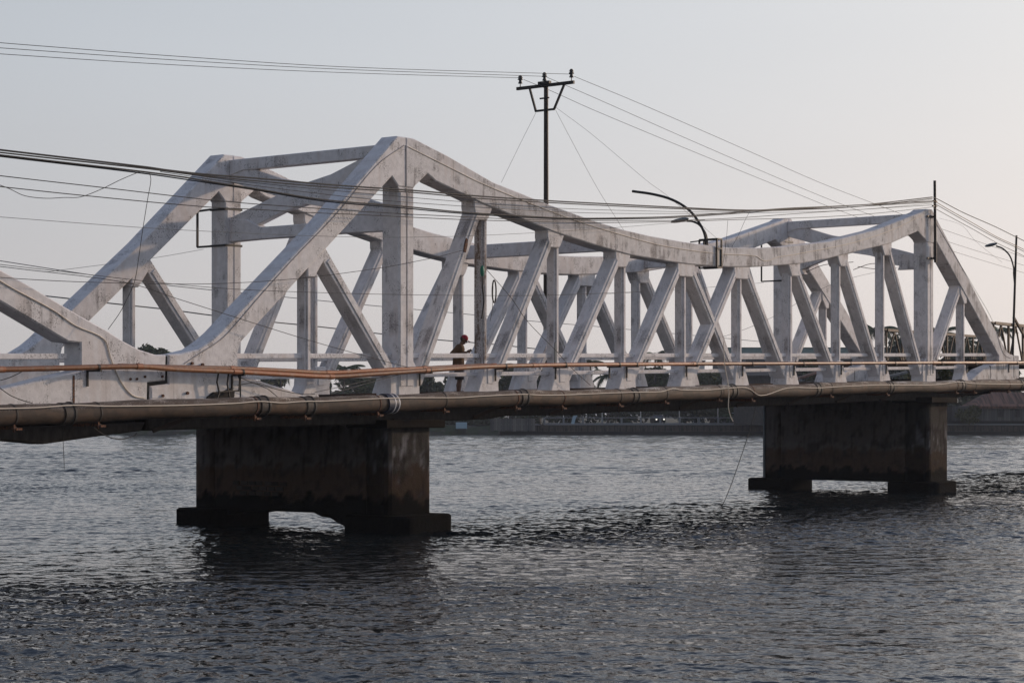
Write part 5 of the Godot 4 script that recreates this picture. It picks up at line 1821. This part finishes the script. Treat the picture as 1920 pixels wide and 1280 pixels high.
const CABLES := [
	[0.022, -0.30, "cable_black", "thick black cable, topmost of the bundle strung along the near truss", [-14.82, 9.11, -13.98, 9.09, -9.76, 9.04, -9.14, 9.02, -7.97, 9.01, -6.15, 9.04, -3.20, 9.07, -0.07, 9.14, 2.65, 9.17, 6.19, 9.25, 8.81, 9.33, 13.45, 9.48, 18.14, 9.66, 21.79, 9.93, 25.98, 10.29, 27.36, 10.41, 33.02, 11.04]],
	[0.017, -0.34, "cable_black", "black cable running just under the topmost one of the bundle", [-14.85, 9.06, -14.01, 9.03, -9.80, 9.00, -8.01, 8.97, -6.19, 8.97, -3.25, 9.00, -0.12, 9.08, 2.60, 9.10, 6.13, 9.19, 8.75, 9.27, 13.38, 9.43, 18.07, 9.63, 21.71, 9.88, 25.90, 10.22, 29.55, 10.60, 32.94, 10.98]],
	[0.020, -0.30, "cable_black", "thick black cable along the lower edge of the overhead bundle", [-14.82, 9.01, -13.98, 8.98, -10.01, 8.93, -8.49, 8.89, -7.97, 8.86, -6.15, 8.78, -3.71, 8.67, -0.52, 8.69, 1.92, 8.68, 5.20, 8.74, 7.57, 8.81, 11.84, 9.07, 13.78, 9.22, 16.87, 9.50, 20.60, 9.86, 24.26, 10.15, 33.02, 10.88]],
	[0.016, -0.25, "cable_black", "black cable hugging the thick lower cable of the bundle", [-14.78, 8.99, -13.94, 8.96, -9.96, 8.90, -7.92, 8.83, -6.10, 8.76, -3.66, 8.64, -0.46, 8.65, 1.98, 8.65, 5.27, 8.71, 7.65, 8.79, 11.92, 9.04, 13.86, 9.19, 16.96, 9.47, 20.69, 9.82, 24.35, 10.10, 33.14, 10.85]],
	[0.008, -0.28, "cable_black", "thin cable in the middle of the bundle, above its sagging lower strands", [-9.33, 8.99, -6.13, 8.93, -1.70, 8.94, 1.95, 8.97, 5.49, 9.03, 8.84, 9.14, 14.31, 9.39, 18.25, 9.63, 23.04, 10.00, 27.81, 10.39, 33.07, 10.95]],
	[0.008, -0.20, "cable_black", "thin cable sagging just above the thick lower strand", [-9.25, 8.98, -6.04, 8.87, -1.61, 8.81, 2.05, 8.86, 5.60, 8.93, 8.96, 9.05, 12.96, 9.26, 15.71, 9.42, 20.79, 9.74, 24.88, 10.03, 28.44, 10.34, 33.25, 10.81]],
	[0.011, -0.32, "cable_black", "single black cable crossing the far chord under the bundle, upper of two", [-14.83, 8.57, -14.00, 8.54, -11.00, 8.48, -7.72, 8.41, -6.17, 8.41, -5.22, 8.42, -1.38, 8.47, 1.89, 8.55, 5.44, 8.65, 11.81, 8.96, 16.84, 9.31, 21.75, 9.75, 32.98, 10.72]],
	[0.011, -0.32, "cable_black", "single black cable crossing the far chord under the bundle, lower of two", [-14.83, 8.33, -14.00, 8.31, -11.78, 8.27, -7.90, 8.24, -6.17, 8.28, -4.73, 8.30, -2.18, 8.37, 1.89, 8.47, 5.44, 8.60, 8.78, 8.74, 13.09, 9.00, 16.84, 9.26, 22.97, 9.68, 28.19, 10.13, 32.98, 10.64]],
	[0.006, -0.30, "wire_grey", "thin grey wire level across the two tall portal posts", [-14.82, 7.68, -13.98, 7.67, -10.01, 7.65, -7.70, 7.67, -4.71, 7.72, -1.29, 7.83, 1.92, 8.01, 5.78, 8.30, 10.29, 8.69, 15.19, 9.17]],
	[0.008, -0.30, "cable_black", "thin cable slanting down from the left edge to the foot of the tall near post", [-14.82, 6.68, -13.98, 6.62, -10.38, 6.38, -8.84, 6.06, -4.69, 5.20, -2.56, 4.80, -0.02, 4.36]],
	[0.007, -0.35, "cable_black", "thin wire from the left edge dipping level across the tall near post", [-14.86, 6.72, -14.02, 6.66, -11.49, 6.52, -9.86, 6.43, -7.72, 6.34, -5.50, 6.31, -1.35, 6.33, 3.08, 6.40, 6.12, 6.48, 11.29, 6.71]],
	[0.008, -0.30, "cable_black", "cable rising from the left edge to the rusty patch on the first near diagonal", [-14.82, 6.44, -13.98, 6.39, -12.22, 6.36, -10.42, 6.37, -7.67, 6.43, -4.61, 6.65, -1.29, 7.04, 0.05, 7.25, 0.85, 7.38, 2.11, 7.63]],
	[0.006, 6.90, "wire_grey", "thin wire stretched level between the two steel brackets of the far posts", [-6.44, 7.06, -4.77, 7.28, -2.51, 7.59, -0.72, 7.89]],
	[0.018, 7.30, "wire_grey", "thick grey cable sloping gently beyond the far truss near railing height", [-8.73, 6.58, -6.19, 6.44, -3.89, 6.29, -1.61, 6.15, 0.03, 6.02, 2.56, 5.86, 4.70, 5.74, 7.73, 5.54, 10.38, 5.38, 13.73, 5.23, 16.44, 5.07, 19.50, 4.94]],
	[0.011, 7.50, "wire_grey", "thin grey cable beyond the far truss, above the thick grey one", [-8.57, 7.42, -2.41, 6.91, 3.44, 6.63, 8.05, 6.43, 9.64, 6.37, 13.08, 6.23, 16.06, 6.08, 20.50, 5.92, 24.43, 5.76, 29.99, 5.54, 32.90, 5.42]],
	[0.007, 7.20, "wire_grey", "thin far wire ending at the steel bracket of the right far post", [20.41, 7.12, 25.32, 7.39, 32.69, 7.89]],
	[0.009, -0.30, "cable_black", "black wire slanting down across the near posts from the second post to the kerb", [3.19, 7.14, 4.41, 6.34, 5.12, 5.74, 6.68, 4.82, 7.38, 4.37, 8.43, 3.82]],
	[0.007, 2.60, "wire_grey", "thin wire rising between the trusses towards the right portal", [15.43, 4.73, 16.00, 4.76, 21.53, 5.46, 25.00, 6.18, 30.02, 7.59, 36.29, 8.49]],
	[0.008, -0.32, "cable_black", "slack loop of thin cable sagging below the bundle at the far left", [-14.42, 8.43, -14.00, 8.34, -13.75, 8.28, -13.35, 8.16, -12.76, 8.14, -12.24, 8.19, -11.78, 8.23, -11.15, 8.45, -10.60, 8.69, -10.00, 8.92]],
	[0.008, -0.34, "cable_black", "loose cable dropping from the bundle to the left span chord", [-9.80, 8.93, -9.73, 8.91, -9.68, 8.75, -9.77, 8.35, -9.93, 7.61, -10.05, 6.99, -10.18, 6.42, -10.39, 6.05, -10.62, 5.71, -10.98, 5.32]],
	[0.006, -0.25, "cable_black", "short thin dropper hanging from the bundle to the near chord, left of two", [18.30, 9.64, 17.97, 9.33, 17.50, 8.79, 17.07, 8.38]],
	[0.006, -0.25, "cable_black", "thin dropper running down past the steel strap of the near chord", [16.78, 9.24, 16.71, 8.76, 16.60, 8.22, 16.43, 7.71]],
	[0.011, -0.01, "cord_grey", "white cord tacked along the left end chord of the near truss", [-0.10, 10.37, -1.24, 9.75, -2.88, 8.36, -4.40, 7.23, -5.72, 6.19, -6.60, 5.46, -7.09, 5.11, -7.86, 4.75, -8.30, 4.54]],
	[0.011, -0.01, "cord_white", "pale cord tacked along the near top chord from left peak to right peak", [0.06, 10.35, 2.29, 9.83, 3.15, 9.63, 4.93, 9.30, 7.99, 8.80, 10.58, 8.48, 13.09, 8.24, 16.48, 8.13, 19.09, 8.15, 19.58, 8.02, 20.04, 8.03, 20.66, 8.17, 22.12, 8.34, 26.55, 8.94, 30.00, 9.61, 32.79, 10.35]],
	[0.009, -0.01, "cord_grey", "thin dark cord running down the right end chord of the near truss", [34.02, 10.07, 37.88, 7.51, 39.86, 6.14, 40.97, 4.81, 41.81, 4.56]],
	[0.014, -0.02, "cord_white", "yellowish cord snaking down the end of the left span to the pipe", [-14.03, 6.46, -13.43, 6.19, -12.28, 5.73, -11.67, 5.41, -10.80, 5.10, -10.61, 4.69, -10.45, 4.37, -10.20, 4.03, -9.91, 3.81, -9.55, 3.75]],
	[0.010, -0.01, "cord_grey", "pale cord fixed down the middle of the tall left post", [-0.03, 10.38, -0.02, 9.41, -0.01, 7.83, -0.01, 6.25, -0.06, 4.39]],
	[0.013, -0.86, "cord_white", "long white cord laid along the front of the big water pipe", [-14.86, 3.62, -14.44, 3.62, -13.46, 3.62, -12.46, 3.65, -11.49, 3.61, -10.25, 3.59, -9.21, 3.58, -7.47, 3.59, -6.61, 3.62, -5.83, 3.57, -5.09, 3.59, -4.33, 3.58, -1.44, 3.61, 1.19, 3.57, 2.15, 3.59, 4.16, 3.61, 5.13, 3.57, 6.29, 3.56, 9.73, 3.58, 11.54, 3.57, 12.30, 3.66, 12.76, 3.61, 14.21, 3.58, 16.14, 3.63, 17.04, 3.61, 17.95, 3.34, 19.84, 3.57, 22.05, 3.54, 24.38, 3.57, 27.43, 3.58, 29.35, 3.54, 32.24, 3.53, 34.46, 3.61, 35.74, 3.53, 42.37, 3.42]],
	[0.014, -0.90, "cord_white", "yellow hose hanging over the conduit and below the pipe", [15.38, 5.16, 15.41, 4.72, 15.48, 4.28, 15.65, 3.84, 15.72, 3.40, 15.69, 3.02, 15.83, 2.70, 16.00, 2.52]],
	[0.012, -0.50, "cable_black", "loose black rope hanging from the deck down to the water beside the right pier", [18.26, 2.96, 17.90, 2.28, 17.06, 1.05, 16.35, 0.11, 15.96, -0.28]],
	[0.007, -0.40, "cable_black", "thin line hanging from the left span towards the water", [-12.34, 3.29, -12.34, 2.83, -12.32, 2.48, -12.31, 2.25]],
	[0.012, -0.40, "cable_black", "black cable loop sagging under the left span", [-11.51, 3.15, -11.07, 2.93, -10.67, 2.85, -10.27, 2.91, -10.17, 2.97]],
	[0.010, -0.25, "cable_black", "black wire from conduit bracket to the pipe, upper of two by the left pier", [-6.91, 4.30, -6.47, 4.14, -5.72, 3.92, -5.34, 3.71]],
	[0.010, -0.20, "cable_black", "black wire trailing from the conduit bracket along the kerb", [-6.70, 4.01, -6.14, 4.06, -5.28, 3.89, -4.50, 3.77, -3.90, 3.75]],
	[0.009, -0.25, "wire_grey", "thin wire rising from the kerb to the tall left post", [-3.96, 3.80, -2.73, 3.96, -1.23, 4.18, -0.23, 4.34]],
	[0.009, -0.30, "wire_grey", "thin wire beside it rising from the kerb to the conduit", [-3.41, 3.75, -1.94, 4.01, -0.85, 4.19, 0.05, 4.33]],
	[0.010, -0.32, "cable_black", "black cable drooping on the face of the left span girder", [-14.28, 4.18, -14.00, 4.04, -13.71, 3.88, -13.35, 3.76, -13.13, 3.71]],
	[0.009, -0.20, "cable_black", "dark wire below the conduit on the left span", [-13.90, 4.21, -13.68, 4.26, -13.47, 4.33, -13.29, 4.40]],
	[0.009, 6.20, "cable_black", "topmost power line coming to the pole from the left", [-9.61, 12.69, -8.61, 12.74, -7.14, 12.83, -3.08, 13.09, 4.48, 13.64, 16.92, 14.81]],
	[0.009, 7.30, "cable_black", "middle power line coming to the pole from the left", [-8.73, 12.78, -7.70, 12.84, -1.19, 13.28, 5.75, 13.82, 16.83, 14.83]],
	[0.009, 8.40, "cable_black", "lowest power line coming to the pole from the left", [-7.84, 12.86, -6.79, 12.91, -0.11, 13.38, 7.02, 13.97, 16.99, 14.90]],
	[0.009, 6.20, "cable_black", "upper power line slanting away to the right of the pole", [17.08, 14.75, 21.42, 14.22, 29.46, 13.14, 35.63, 12.29, 41.16, 11.67, 48.10, 10.93, 59.52, 9.87]],
	[0.009, 7.30, "cable_black", "middle power line slanting away to the right of the pole", [16.97, 14.81, 19.85, 14.42, 27.11, 13.38, 36.10, 12.15, 40.54, 11.60, 50.55, 10.58, 62.28, 9.59]],
	[0.009, 8.40, "cable_black", "lower power line slanting away to the right of the pole", [17.05, 14.85, 18.67, 14.64, 21.49, 14.21, 28.94, 13.21, 38.17, 12.02, 40.85, 11.68, 53.01, 10.35, 65.05, 9.32]],
	[0.006, 6.50, "wire_grey", "thin guy wire from pole brace down to the right, flatter one", [16.35, 13.61, 18.66, 12.85, 22.46, 11.40, 23.80, 10.97, 27.63, 9.48]],
	[0.006, 6.60, "wire_grey", "thin guy wire from pole brace down to the right, steeper one", [16.50, 13.52, 17.47, 12.56, 19.15, 10.95, 20.94, 9.48]],
	[0.006, 7.60, "wire_grey", "thin guy wire from pole brace down to the left", [16.76, 13.63, 15.88, 12.54, 14.60, 10.90]],
	[0.017, -0.30, "cable_black", "uppermost cable falling right from the steel mast on the right peak", [33.13, 11.03, 33.48, 11.00, 36.01, 10.60, 39.41, 10.18, 41.71, 9.85, 45.05, 9.39]],
	[0.014, -0.25, "cord_ochre", "ochre lit cable in the bundle falling right from the steel mast", [33.24, 10.92, 34.74, 10.64, 37.33, 10.19, 39.70, 9.76, 41.89, 9.47, 45.18, 8.98]],
	[0.014, -0.33, "cable_black", "black cable in the middle of the bundle falling right from the mast", [33.06, 10.81, 34.56, 10.54, 37.14, 10.08, 39.51, 9.68, 41.69, 9.38, 44.97, 8.85]],
	[0.012, -0.28, "cable_black", "lowest cable falling right from the steel mast", [33.17, 10.63, 34.67, 10.37, 37.26, 9.93, 39.63, 9.50, 41.82, 9.18, 45.10, 8.67]],
	[0.006, 7.50, "wire_grey", "thin wire beyond the right peak, sloping to the lamp", [51.12, 11.63, 53.91, 11.40, 55.59, 10.69, 59.09, 9.72]],
]
